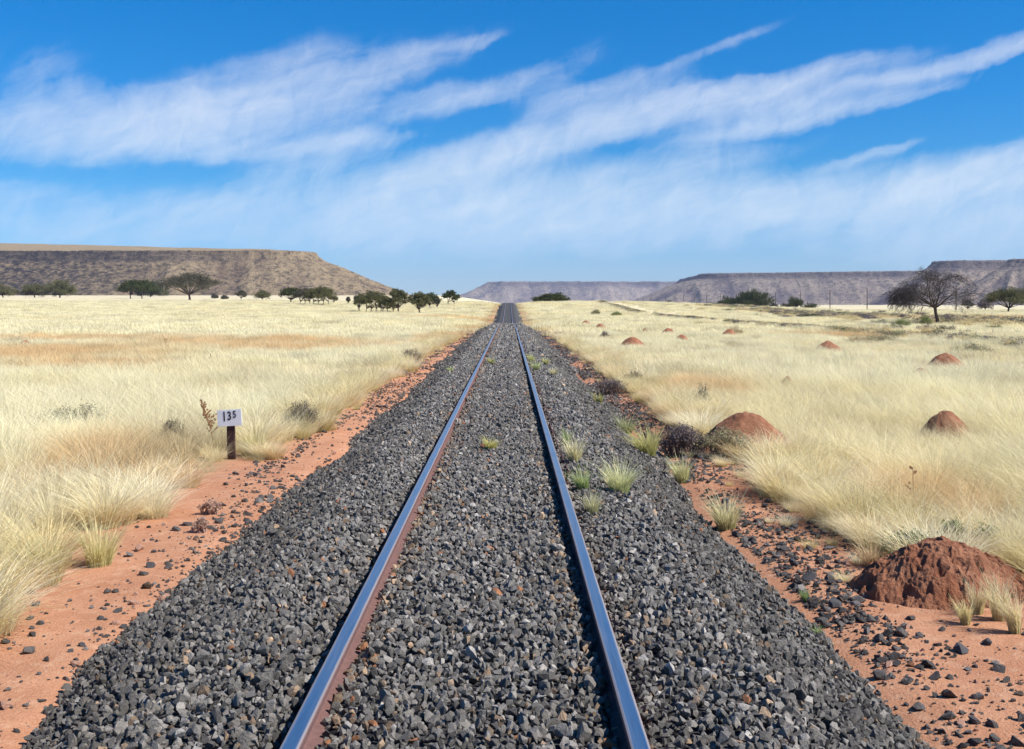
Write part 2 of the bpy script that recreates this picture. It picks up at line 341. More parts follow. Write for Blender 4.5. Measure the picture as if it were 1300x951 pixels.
# ------------------------------------------------------------------ instancing for uncountable stuff
def scatter(name, sources, pts, rot, scl, idx, tint, label, nametree):
    coll = bpy.data.collections.new(name+'_kinds')
    for i, me in enumerate(sources):
        coll.objects.link(bpy.data.objects.new('%s_kind_%02d' % (name, i), me))
    me = bpy.data.meshes.new(name); me.vertices.add(len(pts)); me.vertices.foreach_set('co', np.asarray(pts, np.float32).ravel())
    for an, typ, arr, key in (('rot', 'FLOAT_VECTOR', rot, 'vector'), ('scl', 'FLOAT_VECTOR', scl, 'vector'), ('idx', 'INT', idx, 'value'), ('tint', 'FLOAT_COLOR', tint, 'color')):
        at = me.attributes.new(an, typ, 'POINT'); at.data.foreach_set(key, np.asarray(arr, np.int32 if typ == 'INT' else np.float32).ravel())
    o = link(name, me)
    tag(o, label, None, None, 'stuff')
    ng = bpy.data.node_groups.new(nametree, 'GeometryNodeTree')
    ng.interface.new_socket('Geometry', in_out='INPUT', socket_type='NodeSocketGeometry')
    ng.interface.new_socket('Geometry', in_out='OUTPUT', socket_type='NodeSocketGeometry')
    gi = ng.nodes.new('NodeGroupInput'); go = ng.nodes.new('NodeGroupOutput')
    ci = ng.nodes.new('GeometryNodeCollectionInfo'); ci.inputs['Collection'].default_value = coll
    ci.inputs['Separate Children'].default_value = True; ci.inputs['Reset Children'].default_value = True
    ip = ng.nodes.new('GeometryNodeInstanceOnPoints'); ip.inputs['Pick Instance'].default_value = True
    def na(nm, typ):
        q = ng.nodes.new('GeometryNodeInputNamedAttribute'); q.data_type = typ; q.inputs[0].default_value = nm
        return q.outputs[0]
    L = ng.links.new
    mp = ng.nodes.new('GeometryNodeMeshToPoints'); L(gi.outputs[0], mp.inputs[0])
    L(mp.outputs[0], ip.inputs['Points']); L(ci.outputs[0], ip.inputs['Instance'])
    L(na('idx', 'INT'), ip.inputs['Instance Index'])
    er = ng.nodes.new('FunctionNodeEulerToRotation'); L(na('rot', 'FLOAT_VECTOR'), er.inputs[0]); L(er.outputs[0], ip.inputs['Rotation'])
    L(na('scl', 'FLOAT_VECTOR'), ip.inputs['Scale'])
    L(ip.outputs[0], go.inputs[0])
    md = o.modifiers.new('scatter', 'NODES'); md.node_group = ng
    return o

# stones
import bmesh
def stone_mesh(seed, mt, n_=13):
    r = random.Random(seed); b = bmesh.new()
    sx_, sy_, sz_ = 1, r.uniform(.6, .95), r.uniform(.45, .8)
    for i in range(n_):
        v = Vector((r.gauss(0, 1), r.gauss(0, 1), r.gauss(0, 1))).normalized()*r.uniform(.42, .56)
        b.verts.new((v.x*sx_, v.y*sy_, v.z*sz_))
    res = bmesh.ops.convex_hull(b, input=b.verts)
    bmesh.ops.delete(b, geom=[v for v in b.verts if not v.link_faces], context='VERTS')
    me = bpy.data.meshes.new('stone'); b.to_mesh(me); b.free(); me.materials.append(mt)
    return me
def stone_mat(name):
    m_, n = mat(name)
    t = n.n('ShaderNodeAttribute', attribute_name='tint', attribute_type='INSTANCER').outputs['Color']
    po = n.n('ShaderNodeTexCoord').outputs['Object']
    f = n.noise(po, 4.0, 5, .7)
    c = n.mix(1.0, t, n.ramp(f, [(.3, (.7, .7, .72)), (.7, (1.3, 1.28, 1.22))]), 'MULTIPLY')
    p = n.n('ShaderNodeBsdfPrincipled', {'Base Color': c, 'Roughness': .75, 'Specular IOR Level': .35})
    bp = n.n('ShaderNodeBump', {'Height': n.noise(po, 9.0, 4, .7), 'Strength': .5, 'Distance': .08}); n.put(p.inputs['Normal'], bp.outputs[0])
    n.t.links.new(p.outputs[0], n.n('ShaderNodeOutputMaterial').inputs[0])
    return m_
stm = stone_mat('basalt_stone')
stones = [stone_mesh(100+i, stm) for i in range(14)]

def jgrid(x0, x1, y0, y1, s):
    gx, gy = np.meshgrid(np.arange(x0, x1, s), np.arange(y0, y1, s))
    return (gx+rs.uniform(-.5, .5, gx.shape)*s*1.1).ravel(), (gy+rs.uniform(-.5, .5, gy.shape)*s*1.1).ravel()
def stone_tint(n_, x, y):
    v = np.clip(rs.lognormal(math.log(.158), .38, n_), .05, .42)
    t = np.stack([v*1.12, v*1.03, v*.93, np.ones(n_)], 1)
    t[:, :3] *= np.where(np.abs(x) > 1.25, .82, 1.06)[:, None]*(.8+.4*fbm(x*1.4, y*.5, 3))[:, None]
    warm = rs.rand(n_) < (.04+.20*np.exp(-((np.abs(x)-.50)/.10)**2))
    t[warm, 0] *= 1.45; t[warm, 1] *= 1.1; t[warm, 2] *= .8
    rust = rs.rand(n_) < .005+.06*np.exp(-((x+.48)/.07)**2)
    t[rust, :3] = np.array([.34, .15, .07])
    return np.clip(t, 0, 1)
PX, PY, PS = [], [], []
for (y0, y1, s, sz) in ((2.2, 13, .030, .040), (13, 30, .038, .050), (30, 62, .058, .074), (62, 115, .10, .12)):
    x, y = jgrid(-2.35, 2.35, y0, y1, s)
    toe = 2.03+(fbm(y*.5+(x > 0)*40, y*0+1, 3)-.5)*.5+(rs.rand(len(x))-.5)*.16
    ok = (np.abs(x) < toe) & (np.abs(np.abs(x)-.567) > .044)
    x, y = x[ok], y[ok]
    PX.append(x); PY.append(y); PS.append(sz*np.clip(rs.lognormal(0, .27, len(x)), .5, 1.9))
x, y, s = map(np.concatenate, (PX, PY, PS)); n_ = len(x)
z = B(x, y)+s*rs.uniform(-.25, .35, n_)
print('ballast stones', n_)
scatter('ballast_gravel', stones, np.stack([x, y, z], 1), rs.uniform(0, 6.28, (n_, 3)), s[:, None]*np.ones((n_, 3)), rs.randint(0, 14, n_), stone_tint(n_, x, y),
        'angular dark grey basalt ballast filling the track', 'scatter_stones')

# loose stones on the red sand
def loose():
    X_, Y_, S_ = [], [], []
    for side in (-1, 1):
        n0 = 42000 if side > 0 else 17000
        y = 3+(rs.rand(n0)**1.25)*75
        dist = rs.exponential(.30 if side < 0 else .42, n0)
        x = side*(2.05+dist)
        cl = fbm(x*1.3+side*9, y*.55, 3)
        keep = (np.abs(x) < 4.6) & (rs.rand(n0) < np.clip((cl-.30)*3, .06, 1)*(.75 if side < 0 else 1))
        # spilled ridge of stones further out on both sides between 13 and 60 m
        x, y = x[keep], y[keep]
        s = np.clip(rs.lognormal(math.log(.019), .68, len(x)), .006, .085)*(1+y/70)
        X_.append(x); Y_.append(y); S_.append(s)
        n1 = 2600
        y = 12+rs.rand(n1)*50; x = side*(2.62+rs.randn(n1)*.09); ok = fbm(y*.4+side*7, y*0, 2) > .45
        X_.append(x[ok]); Y_.append(y[ok]); S_.append(rs.uniform(.02, .06, ok.sum()))
    return np.concatenate(X_), np.concatenate(Y_), np.concatenate(S_)
x, y, s = loose(); n_ = len(x); z = T(x, y)+s*.12
ti = stone_tint(n_, x*0+2, y)*np.array([.62, .60, .62, 1]); pk = rs.rand(n_) < .10; ti[pk, :3] = np.array([.42, .24, .17])
scatter('loose_gravel', stones, np.stack([x, y, z], 1), np.stack([rs.uniform(-.5, .5, n_), rs.uniform(-.5, .5, n_), rs.uniform(0, 6.28, n_)], 1), s[:, None]*np.ones((n_, 3)), rs.randint(0, 14, n_), ti,
        'dark pebbles strewn over the red sand verges', 'scatter_pebbles')

# ------------------------------------------------------------------ railway track
steel = None
sm, n = mat('polished_rail_top')
pos = n.n('ShaderNodeNewGeometry').outputs['Position']
q = n.noise(n.v('MULTIPLY', pos, (60, 1.2, 1)), 1.0, 4, .6)
ex = n.m('ABSOLUTE', n.m('SUBTRACT', n.m('ABSOLUTE', n.n('ShaderNodeSeparateXYZ', {'Vector': pos}).outputs[0]), .567))
wear = n.rng(n.m('ADD', ex, n.m('MULTIPLY', n.m('SUBTRACT', n.noise(pos, 3.0, 4), .5), .012)), .019, .029)
grime = n.m('MULTIPLY', n.rng(n.noise(n.v('MULTIPLY', pos, (90, 2.2, 1)), 1.0, 5, .65), .5, .72), .35)
sc_ = n.mix(q, rgb(.60, .58, .57), rgb(.74, .72, .70))
sc_ = n.mix(n.m('MAXIMUM', n.m('MULTIPLY', wear, .75), grime), sc_, rgb(.24, .17, .15))
p = n.n('ShaderNodeBsdfPrincipled', {'Base Color': sc_, 'Metallic': n.m('SUBTRACT', 1.0, n.m('MULTIPLY', wear, .5)), 'Roughness': n.m('ADD', n.rng(q, .3, .8, .28, .42), n.m('MULTIPLY', wear, .25))})
n.t.links.new(p.outputs[0], n.n('ShaderNodeOutputMaterial').inputs[0]); steel = sm
rust = simple('rusty_rail_side', (.16, .085, .075), .85, 0, .35, 25, .5, 80)
prof = [(-.054, -.112), (-.054, -.104), (-.012, -.088), (-.007, -.08), (-.007, -.04), (-.012, -.033), (-.032, -.028), (-.033, -.008), (-.031, -.003), (-.024, 0.0),
        (.024, 0.0), (.031, -.003), (.033, -.008), (.032, -.028), (.012, -.033), (.007, -.04), (.007, -.08), (.012, -.088), (.054, -.104), (.054, -.112)]
def rail_mesh(x0):
    yy = np.concatenate([np.arange(-16, 60, .5), np.arange(60, 400, 2.0)]); k = len(prof)
    pr = np.array(prof); zt = trackz(yy)
    wob = (fbm(yy*.08+x0*9, yy*0, 2)-.5)*.02*sstep(yy, 15, 40)
    V = np.stack([x0+wob[:, None]+pr[None, :, 0]+0*yy[:, None], yy[:, None]+0*pr[None, :, 0], zt[:, None]+pr[None, :, 1]], 2).reshape(-1, 3)
    Fs, mi = [], []
    for j in range(len(yy)-1):
        for i in range(k):
            i2 = (i+1) % k
            Fs.append((j*k+i, j*k+i2, (j+1)*k+i2, (j+1)*k+i)); mi.append(0 if 8 <= i <= 10 else 1)
    return mesh_np('rail', V, Fs, [steel, rust], False, None, mi)
trk = bpy.data.objects.new('railway_track', None); C.objects.link(trk)
tag(trk, 'straight single railway track of two shiny steel rails on dark ballast', 'railway track')
link('rail', rail_mesh(-.567), trk); link('rail', rail_mesh(.567), trk)

def tube(pts, rad, k=6):
    """returns verts, quads for a tapered tube"""
    V, Fq = [], []
    pts = [Vector(p_) for p_ in pts]
    for i, p_ in enumerate(pts):
        d = (pts[min(i+1, len(pts)-1)]-pts[max(i-1, 0)]).normalized()
        u = d.cross(Vector((0.31, .95, .05))).normalized() if abs(d.z) > .5 else d.cross(Vector((0, 0, 1))).normalized()
        v = d.cross(u)
        for j in range(k):
            an = 2*math.pi*j/k
            V.append(p_+(u*math.cos(an)+v*math.sin(an))*rad[i])
    for i in range(len(pts)-1):
        for j in range(k):
            Fq.append((i*k+j, i*k+(j+1) % k, (i+1)*k+(j+1) % k, (i+1)*k+j))
    return V, Fq
class MB:
    def __init__(s): s.V, s.F, s.n = [], [], 0
    def add(s, V, Fq):
        s.F += [tuple(i+s.n for i in f) for f in Fq]; s.V += [tuple(v) for v in V]; s.n += len(V)
    def tube(s, pts, rad, k=6): s.add(*tube(pts, rad, k))
    def mesh(s, name, m_, smooth=True): return mesh_np(name, s.V, s.F, [m_], smooth)

# rusty cable along the outer side of the right rail
mb = MB(); yy = np.arange(9.5, 46, .35)
mb.tube([(.665+.012*math.sin(y_*.9)+.01*math.sin(y_*.31), y_, -.052+.012*math.sin(y_*1.7)+float(trackz(y_))) for y_ in yy], [.007]*len(yy), 6)
tag(link('cable', mb.mesh('cable', simple('rusty_wire', (.12, .05, .045), .8))), 'thin rusty cable lying along the outer side of a rail', 'cable')

# ------------------------------------------------------------------ grass
def blades(seed, n, h, rad, splay, width, segs=3, lean=-.22, droop=.35, patch=False, hv=.3):
    r = np.random.RandomState(seed)
    an = r.uniform(0, 2*math.pi, n); rr = np.sqrt(r.rand(n))*rad
    bx, by = rr*np.cos(an), rr*np.sin(an)
    if patch: da = r.uniform(0, 2*math.pi, n); out = np.abs(r.randn(n))*splay
    else: da = an+r.randn(n)*.5; out = splay*(rr/rad)*.9+np.abs(r.randn(n))*splay*.25
    hh = h*np.clip(1-hv*.5+hv*r.randn(n)*.6, .3, 1.35)
    dx, dy = np.cos(da)*out+lean*(.7+.6*r.rand(n)), np.sin(da)*out
    wa = r.uniform(0, math.pi, n); wx, wy = np.cos(wa), np.sin(wa)
    dr = droop*r.rand(n)
    V = np.zeros((n, segs+1, 2, 3)); Tt = np.zeros((n, segs+1, 2))
    for i in range(segs+1):
        t = i/segs
        cx = bx+dx*hh*(t**1.5)*(1+dr*t); cy = by+dy*hh*(t**1.5)*(1+dr*t)
        cz = hh*t*(1-dr*t*t*.6)-.02*(i == 0)
        wd = width*(1-.75*t**2)*.5
        V[:, i, 0] = np.stack([cx-wx*wd, cy-wy*wd, cz], 1); V[:, i, 1] = np.stack([cx+wx*wd, cy+wy*wd, cz], 1)
        Tt[:, i, :] = t
    base = (np.arange(n)*(segs+1)*2)[:, None]; i = np.arange(segs)[None, :]
    a0 = (base+i*2).ravel()
    return V.reshape(-1, 3), np.stack([a0, a0+1, a0+3, a0+2], 1), Tt.ravel(), np.repeat(r.rand(n), (segs+1)*2)
def grass_mat(name, root, inst=True, tip=(.9, .82, .58)):
    m_, n = mat(name)
    t = n.n('ShaderNodeAttribute', attribute_name='t').outputs['Fac']
    br = n.n('ShaderNodeAttribute', attribute_name='br').outputs['Fac']
    tc_ = n.n('ShaderNodeAttribute', attribute_name='tint', attribute_type='INSTANCER').outputs['Color'] if inst else rgb(*tip)
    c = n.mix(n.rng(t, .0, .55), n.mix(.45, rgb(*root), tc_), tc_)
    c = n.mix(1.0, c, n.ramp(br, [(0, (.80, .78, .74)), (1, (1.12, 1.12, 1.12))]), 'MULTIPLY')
    d = n.n('ShaderNodeBsdfDiffuse', {'Color': c}); tr = n.n('ShaderNodeBsdfTranslucent', {'Color': c})
    mx = n.n('ShaderNodeMixShader', {0: .38, 1: d.outputs[0], 2: tr.outputs[0]})
    n.t.links.new(mx.outputs[0], n.n('ShaderNodeOutputMaterial').inputs[0])
    return m_
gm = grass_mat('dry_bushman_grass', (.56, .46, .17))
def gmesh(*a_, m_=gm, **k):
    V, Fq, t, br = blades(*a_, **k)
    return mesh_np('grass', V, Fq, [m_], False, {'t': ('FLOAT', t.astype(np.float32)), 'br': ('FLOAT', br.astype(np.float32))})
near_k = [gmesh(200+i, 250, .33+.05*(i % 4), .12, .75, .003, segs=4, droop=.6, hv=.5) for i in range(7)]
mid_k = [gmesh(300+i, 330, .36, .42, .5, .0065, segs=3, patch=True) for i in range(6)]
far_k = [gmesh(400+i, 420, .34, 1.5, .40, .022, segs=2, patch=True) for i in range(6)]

tan_patches = [(-17, 40, 5.5, 7), (-12, 33, 3, 3), (-12, 52, 8, 6), (-9, 46, 5, 5), (-22, 58, 9, 5), (-4.5, 13.0, 1.0, 2.0), (-5.5, 10.5, 1.2, 1.2), (4.0, 10.4, .8, 1.2), (4.3, 24, 1.2, 3), (-3.6, 60, 1.2, 12), (-3.5, 85, 1, 10), (-8, 150, 7, 9), (60, 140, 15, 20), (20, 62, 5, 5)]
def gtint(x, y):
    n0 = len(x)
    base = np.array([.98, .925, .68]); straw = np.array([.92, .80, .46]); tanc = np.array([.86, .62, .34]); gry = np.array([.50, .45, .30]); olive = np.array([.62, .54, .22])
    f = np.clip((fbm(x*.22+3, y*.11, 3)-.42)*2.2, 0, 1)[:, None]
    c = base*(1-f*.55)+straw*f*.55
    tp = np.zeros(n0)
    for (px_, py_, rx, ry) in tan_patches:
        q = ((x-px_)/rx)**2+((y-py_)/ry)**2
        tp = np.maximum(tp, np.clip(1.25-q+(fbm(x*.9, y*.5, 3)-.5)*1.4, 0, 1))
    c = c*(1-tp[:, None]*.85)+tanc*tp[:, None]*.85
    # yellow-olive tufts where the grass meets bare sand
    e_ = (1-sstep(np.abs(x), 3.0, 4.0))*rs.uniform(.2, 1, n0)*.8
    c = c*(1-e_[:, None])+(olive*.5+straw*.5)*e_[:, None]
    g2 = (rs.rand(n0) < .03+.35*sstep(fbm(x*.4+30, y*.25+9, 3), .56, .68))*.55
    c = c*(1-g2[:, None])+gry*g2[:, None]
    c = c*(.86+.24*fbm(x*.9+60, y*.7, 3))[:, None]*rs.uniform(.80, 1.06, n0)[:, None]*(1-.07*sstep(y, 50, 90))[:, None]*np.array([1, .985, .93])
    return np.concatenate([np.clip(c, 0, 1), np.ones((n0, 1))], 1)
MOUNDS = []      # filled below: (x, y, r)
mound_px = [  # px, base py, width px, top py, label
 (1228, 772, 222, 678, 'big crumbly red termite mound beside the gravel with green shrubs behind it'),
 (957, 551, 84, 524, 'broad low red mound rising out of grass behind the dark grey bushes'),
 (1212, 543, 52, 523, 'rounded red mound alone in the pale grass near the frame edge'),
 (1210, 464, 44, 449, 'red-brown mound with a small lump joined to its side, beside the grey green bush'),
 (1176, 475, 29, 467, 'low flat red mound just in front of the twin mound'),
 (1056, 443, 30, 432, 'dark pointed mound close to the grassy road berm'),
 (1003, 487, 19, 478, 'small reddish lump half buried in open pale grass'),
 (804, 437, 29, 428, 'bright red dome standing nearest to the ballast in the middle distance'),
 (867, 431, 19, 425, 'small dark red dome beside the larger bright red dome'),
 (850, 421, 17, 416.5, 'flat tan red mound behind the small dark dome'),
 (763, 415, 12, 411, 'tiny flat mound in the grass beyond the bright red dome'),
 (744, 410, 11, 407, 'farthest tiny mound next to the track where it dips'),
 (928, 424, 17, 418, 'tan mound at the foot of the scrubby road berm'),
 (1166, 424, 13, 420.5, 'faint flat mound on the sandy road near the bare tree'),
 (819, 419, 5, 416.5, 'speck of a red mound in the open grass plain'),
 (28, 436, 15, 432, 'faint red mound alone in the pale grass on the sign side'),
]
for (px, py, wd, tp, lab) in mound_px:
    x, y, z = ray(px, py, .0 if py > 700 else .25); sc = y/F; r_ = wd*sc/2*(1.0 if py > 700 else 1.5)
    y += r_*.75; z = float(T(x, y))
    top = CAM[2]-(tp-VY)/F*y
    MOUNDS.append((x, y, z, r_*y/(y-r_*.75)*1.08, max(.1, top-z)+(0 if py > 700 else .04), lab))

def gpoints(x, y):
    lim = 2.95+(fbm(y*.8+(x > 0)*50, y*0+4, 3)-.5)*.9+np.where(x > 0, .50*(1-sstep(y, 6.5, 8.5)), .22*(1-sstep(y, 9, 14)))
    lim = lim-.35*sstep(y, 60, 90)
    ok = np.abs(x) > lim
    for (mx_, my, mz, mr, mh, _) in MOUNDS: ok &= ((x-mx_)**2+(y-my)**2 > (mr*(.84 if my < 9 else .72))**2)
    ok &= ~((np.abs(x-2.9-.14) < .75) & (y < 7.4) & (x > 0))
    # thin cover on the two wheel ruts of the service road
    return ok
def wedge(x, y, m=1.0): return (np.abs(x-CAM[0]) < y*.475*m+2.5)
def do_grass(name, kinds, y0, y1, s, smin, smax, label, m=1.15):
    xm = y1*.475*m+3
    x, y = jgrid(-xm, xm, y0, y1, s)
    ok = wedge(x, y, m); x, y = x[ok], y[ok]
    ok = gpoints(x, y); x, y = x[ok], y[ok]
    keep = rs.rand(len(x)) < np.clip(.72+1.2*(fbm(x*.5, y*.5, 2)-.35), .35, 1); x, y = x[keep], y[keep]
    n0 = len(x); z = T(x, y)-.02
    sc = rs.uniform(smin, smax, n0)
    sc = sc*(.45+1.0*fbm(x*.55+8, y*.45, 3))
    sc = np.where((x > -3.75) & (x < -2.5) & (y > 10.5) & (y < 14.0), sc*.55, sc)
    rz = rs.uniform(-.7, .7, n0)
    print(name, n0)
    if y0 < 10:   # thin out the last half metre: distinct clumps stand there instead
        ed = np.abs(x)-2.95; keep = (ed > .75) | (rs.rand(n0) < .25); x, y, z, sc, rz = x[keep], y[keep], z[keep], sc[keep], rz[keep]; n0 = len(x)
    rdm = (x > 22.4) & (x < 27) & (y > 25); sc = np.where(rdm, sc*.35, sc)
    return scatter(name, kinds, np.stack([x, y, z], 1), np.stack([rs.uniform(-.12, .12, n0), rs.uniform(-.12, .12, n0), rz], 1), np.stack([sc, sc, sc*rs.uniform(.85, 1.1, n0)], 1),
                   rs.randint(0, len(kinds), n0), gtint(x, y), label, 'scatter_'+name)
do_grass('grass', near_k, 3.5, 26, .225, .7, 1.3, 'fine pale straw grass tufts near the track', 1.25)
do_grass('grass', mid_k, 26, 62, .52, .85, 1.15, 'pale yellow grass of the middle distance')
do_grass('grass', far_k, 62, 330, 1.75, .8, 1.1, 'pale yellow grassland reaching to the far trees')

# distinct rounded clumps along the sandy edges
edge_k = [gmesh(600+i, 460, .21+.04*(i % 3), .09, .75, .003, segs=4, droop=.7, hv=.45, lean=-.06) for i in range(5)]
n0 = 1300
y = 5+rs.rand(n0)**1.15*55; sd_ = np.where(rs.rand(n0) < .5, -1, 1)
lim = 2.95+(fbm(y*.8+(sd_ > 0)*50, y*0+4, 3)-.5)*.9+np.where(sd_ > 0, .50*(1-sstep(y, 6.5, 8.5)), .22*(1-sstep(y, 9, 14)))
x = sd_*(lim+rs.exponential(.26, n0)-.06)
ok = np.ones(n0, bool)
for (mx_, my, mz, mr, mh, _) in MOUNDS: ok &= ((x-mx_)**2+(y-my)**2 > (mr*.95)**2)
ok &= ~((x > 0) & (y < 7.9) & (x < 3.7)); ok &= ~((x < 0) & (y > 11.6) & (y < 13.6) & (x > -3.45))
x, y = x[ok], y[ok]; n0 = len(x); sc = np.clip(rs.lognormal(-.05, .36, n0), .35, 1.7)
m0 = 260                       # small stray clumps out on the sand
yy_ = 6.5+rs.rand(m0)*45; ss_ = np.where(rs.rand(m0) < .3, -1, 1); xx_ = ss_*(2.35+rs.rand(m0)**.6*.75)
kp = ~((ss_ < 0) & (yy_ < 16)); x = np.concatenate([x, xx_[kp]]); y = np.concatenate([y, yy_[kp]]); sc = np.concatenate([sc, rs.uniform(.2, .55, kp.sum())]); n0 = len(x)
gold = np.array([[.82, .70, .38], [.93, .84, .56], [.72, .63, .34], [.95, .88, .64], [.84, .66, .40]])[rs.randint(0, 5, n0)]
scatter('grass', edge_k, np.stack([x, y, T(x, y)-.01], 1), np.stack([x*0, x*0, rs.uniform(0, 6.28, n0)], 1), np.stack([sc*1.05, sc*1.05, sc], 1), rs.randint(0, 5, n0), np.concatenate([gold, np.ones((n0, 1))], 1),
        'rounded golden grass clumps fringing the sandy verges', 'scatter_edge')

# ------------------------------------------------------------------ termite mounds
mdm, n = mat('termite_soil')
po = n.n('ShaderNodeNewGeometry').outputs['Position']
c = n.mix(n.rng(n.noise(po, 6, 6, .65), .35, .7), rgb(.26, .105, .058), rgb(.42, .20, .115))
p = n.n('ShaderNodeBsdfPrincipled', {'Base Color': c, 'Roughness': .95, 'Specular IOR Level': .1})
bp = n.n('ShaderNodeBump', {'Height': n.m('ADD', n.noise(po, 28, 5, .7), n.noise(po, 90, 3, .7)), 'Strength': .8, 'Distance': .03}); n.put(p.inputs['Normal'], bp.outputs[0])
n.t.links.new(p.outputs[0], n.n('ShaderNodeOutputMaterial').inputs[0])
for k, (mx_, my, mz, mr, mh, lab) in enumerate(MOUNDS):
    big = k == 0
    N = 150 if big else (60 if k < 4 else 30)
    th = np.linspace(0, 2*math.pi, N*2, endpoint=False); rr = np.linspace(0, 1.15, N)
    R_, A_ = np.meshgrid(rr, th)
    wob = 1+.16*(fbm(np.cos(A_)*1.3+k*5, np.sin(A_)*1.3, 2)-.5)*2
    X = R_*np.cos(A_)*mr*wob; Y = R_*np.sin(A_)*mr*wob*.85
    H_ = mh*np.clip(1-R_**2, -.4, 1)**1.0 if True else 0
    H_ = mh*(np.cos(np.clip(R_, 0, 1)*math.pi)*.5+.5)**(.5 if big else .62) - .12*np.clip(R_-1, 0, 1)*4*.1
    if k in (5,): H_ = mh*np.clip(1-R_, 0, 1)**.75
    if k == 3:
        H_ = np.maximum(H_, mh*.5*np.exp(-(((X+mr*1.05)/(mr*.4))**2+(Y/(mr*.4))**2)))
    am = .058 if big else .035*min(1, mr*2)
    wx, wy = X+mx_, Y+my
    ns = (fbm(wx*7, wy*7, 4, .62)-.5)*2*am+(np.abs(fbm(wx*19, wy*19, 3)-.5))*-am*.9*(1 if big else .6)
    H_ = H_+ns*(1-sstep(R_, .9, 1.1))-.05*sstep(R_, .85, 1.1)
    if big: H_ = H_-np.clip(fbm(wx*13+3, wy*13+8, 3)-.52, 0, 1)*.16*(1-sstep(R_, .75, 1.0))
    X = X+(fbm(wx*9+5, wy*9, 3)-.5)*am*.8
    n1 = len(rr); i = np.arange(len(th))[:, None]*n1; i2 = ((np.arange(len(th))+1) % len(th))[:, None]*n1; j = np.arange(n1-1)[None, :]
    Fq = np.stack([(i+j), (i+j+1), (i2+j+1), (i2+j)], 2).reshape(-1, 4)
    me = mesh_np('termite_mound', np.stack([X.ravel(), Y.ravel(), H_.ravel()], 1), Fq, [mdm], not big)
    tag(link('termite_mound', me, None, (mx_, my, mz-.03)), lab, 'termite mound', 'red earth termite mounds in the grass')

# ------------------------------------------------------------------ plants
def leaf_mat(name, c1, c2, transl=.25):
    m_, n = mat(name)
    gi = n.n('ShaderNodeNewGeometry')
    f = n.noise(gi.outputs['Position'], 1.3, 3, .6)
    c = n.mix(f, rgb(*c1), rgb(*c2))
    c = n.mix(n.m('MULTIPLY', gi.outputs['Random Per Island'], .5), c, rgb(*[min(1, v*1.5) for v in c2]))
    d = n.n('ShaderNodeBsdfDiffuse', {'Color': c}); tr = n.n('ShaderNodeBsdfTranslucent', {'Color': c})
    mx = n.n('ShaderNodeMixShader', {0: transl, 1: d.outputs[0], 2: tr.outputs[0]})
    n.t.links.new(mx.outputs[0], n.n('ShaderNodeOutputMaterial').inputs[0])
    return m_
L_DARK = leaf_mat('dark_foliage', (.042, .052, .023), (.078, .088, .038))
L_OLIVE = leaf_mat('olive_foliage', (.085, .085, .040), (.145, .14, .07))
L_GREY = leaf_mat('grey_foliage', (.070, .066, .050), (.12, .112, .080))
L_BROWN = leaf_mat('purple_brown_twigs', (.12, .095, .10), (.21, .175, .175), .1)
L_GREEN = leaf_mat('grey_green_foliage', (.13, .165, .06), (.25, .28, .12))
L_SAGE = leaf_mat('sage_foliage', (.19, .18, .09), (.33, .31, .17))
L_PINK = leaf_mat('dead_pink_twigs', (.32, .20, .15), (.45, .30, .22), .2)
L_TAN = leaf_mat('tan_dry_foliage', (.48, .38, .20), (.66, .55, .32), .3)
BARK = simple('dark_bark', (.075, .055, .045), .95, 0, .4, 8, .6, 20)
BARK2 = simple('grey_bark', (.15, .115, .10), .95, 0, .4, 8, .6, 20)

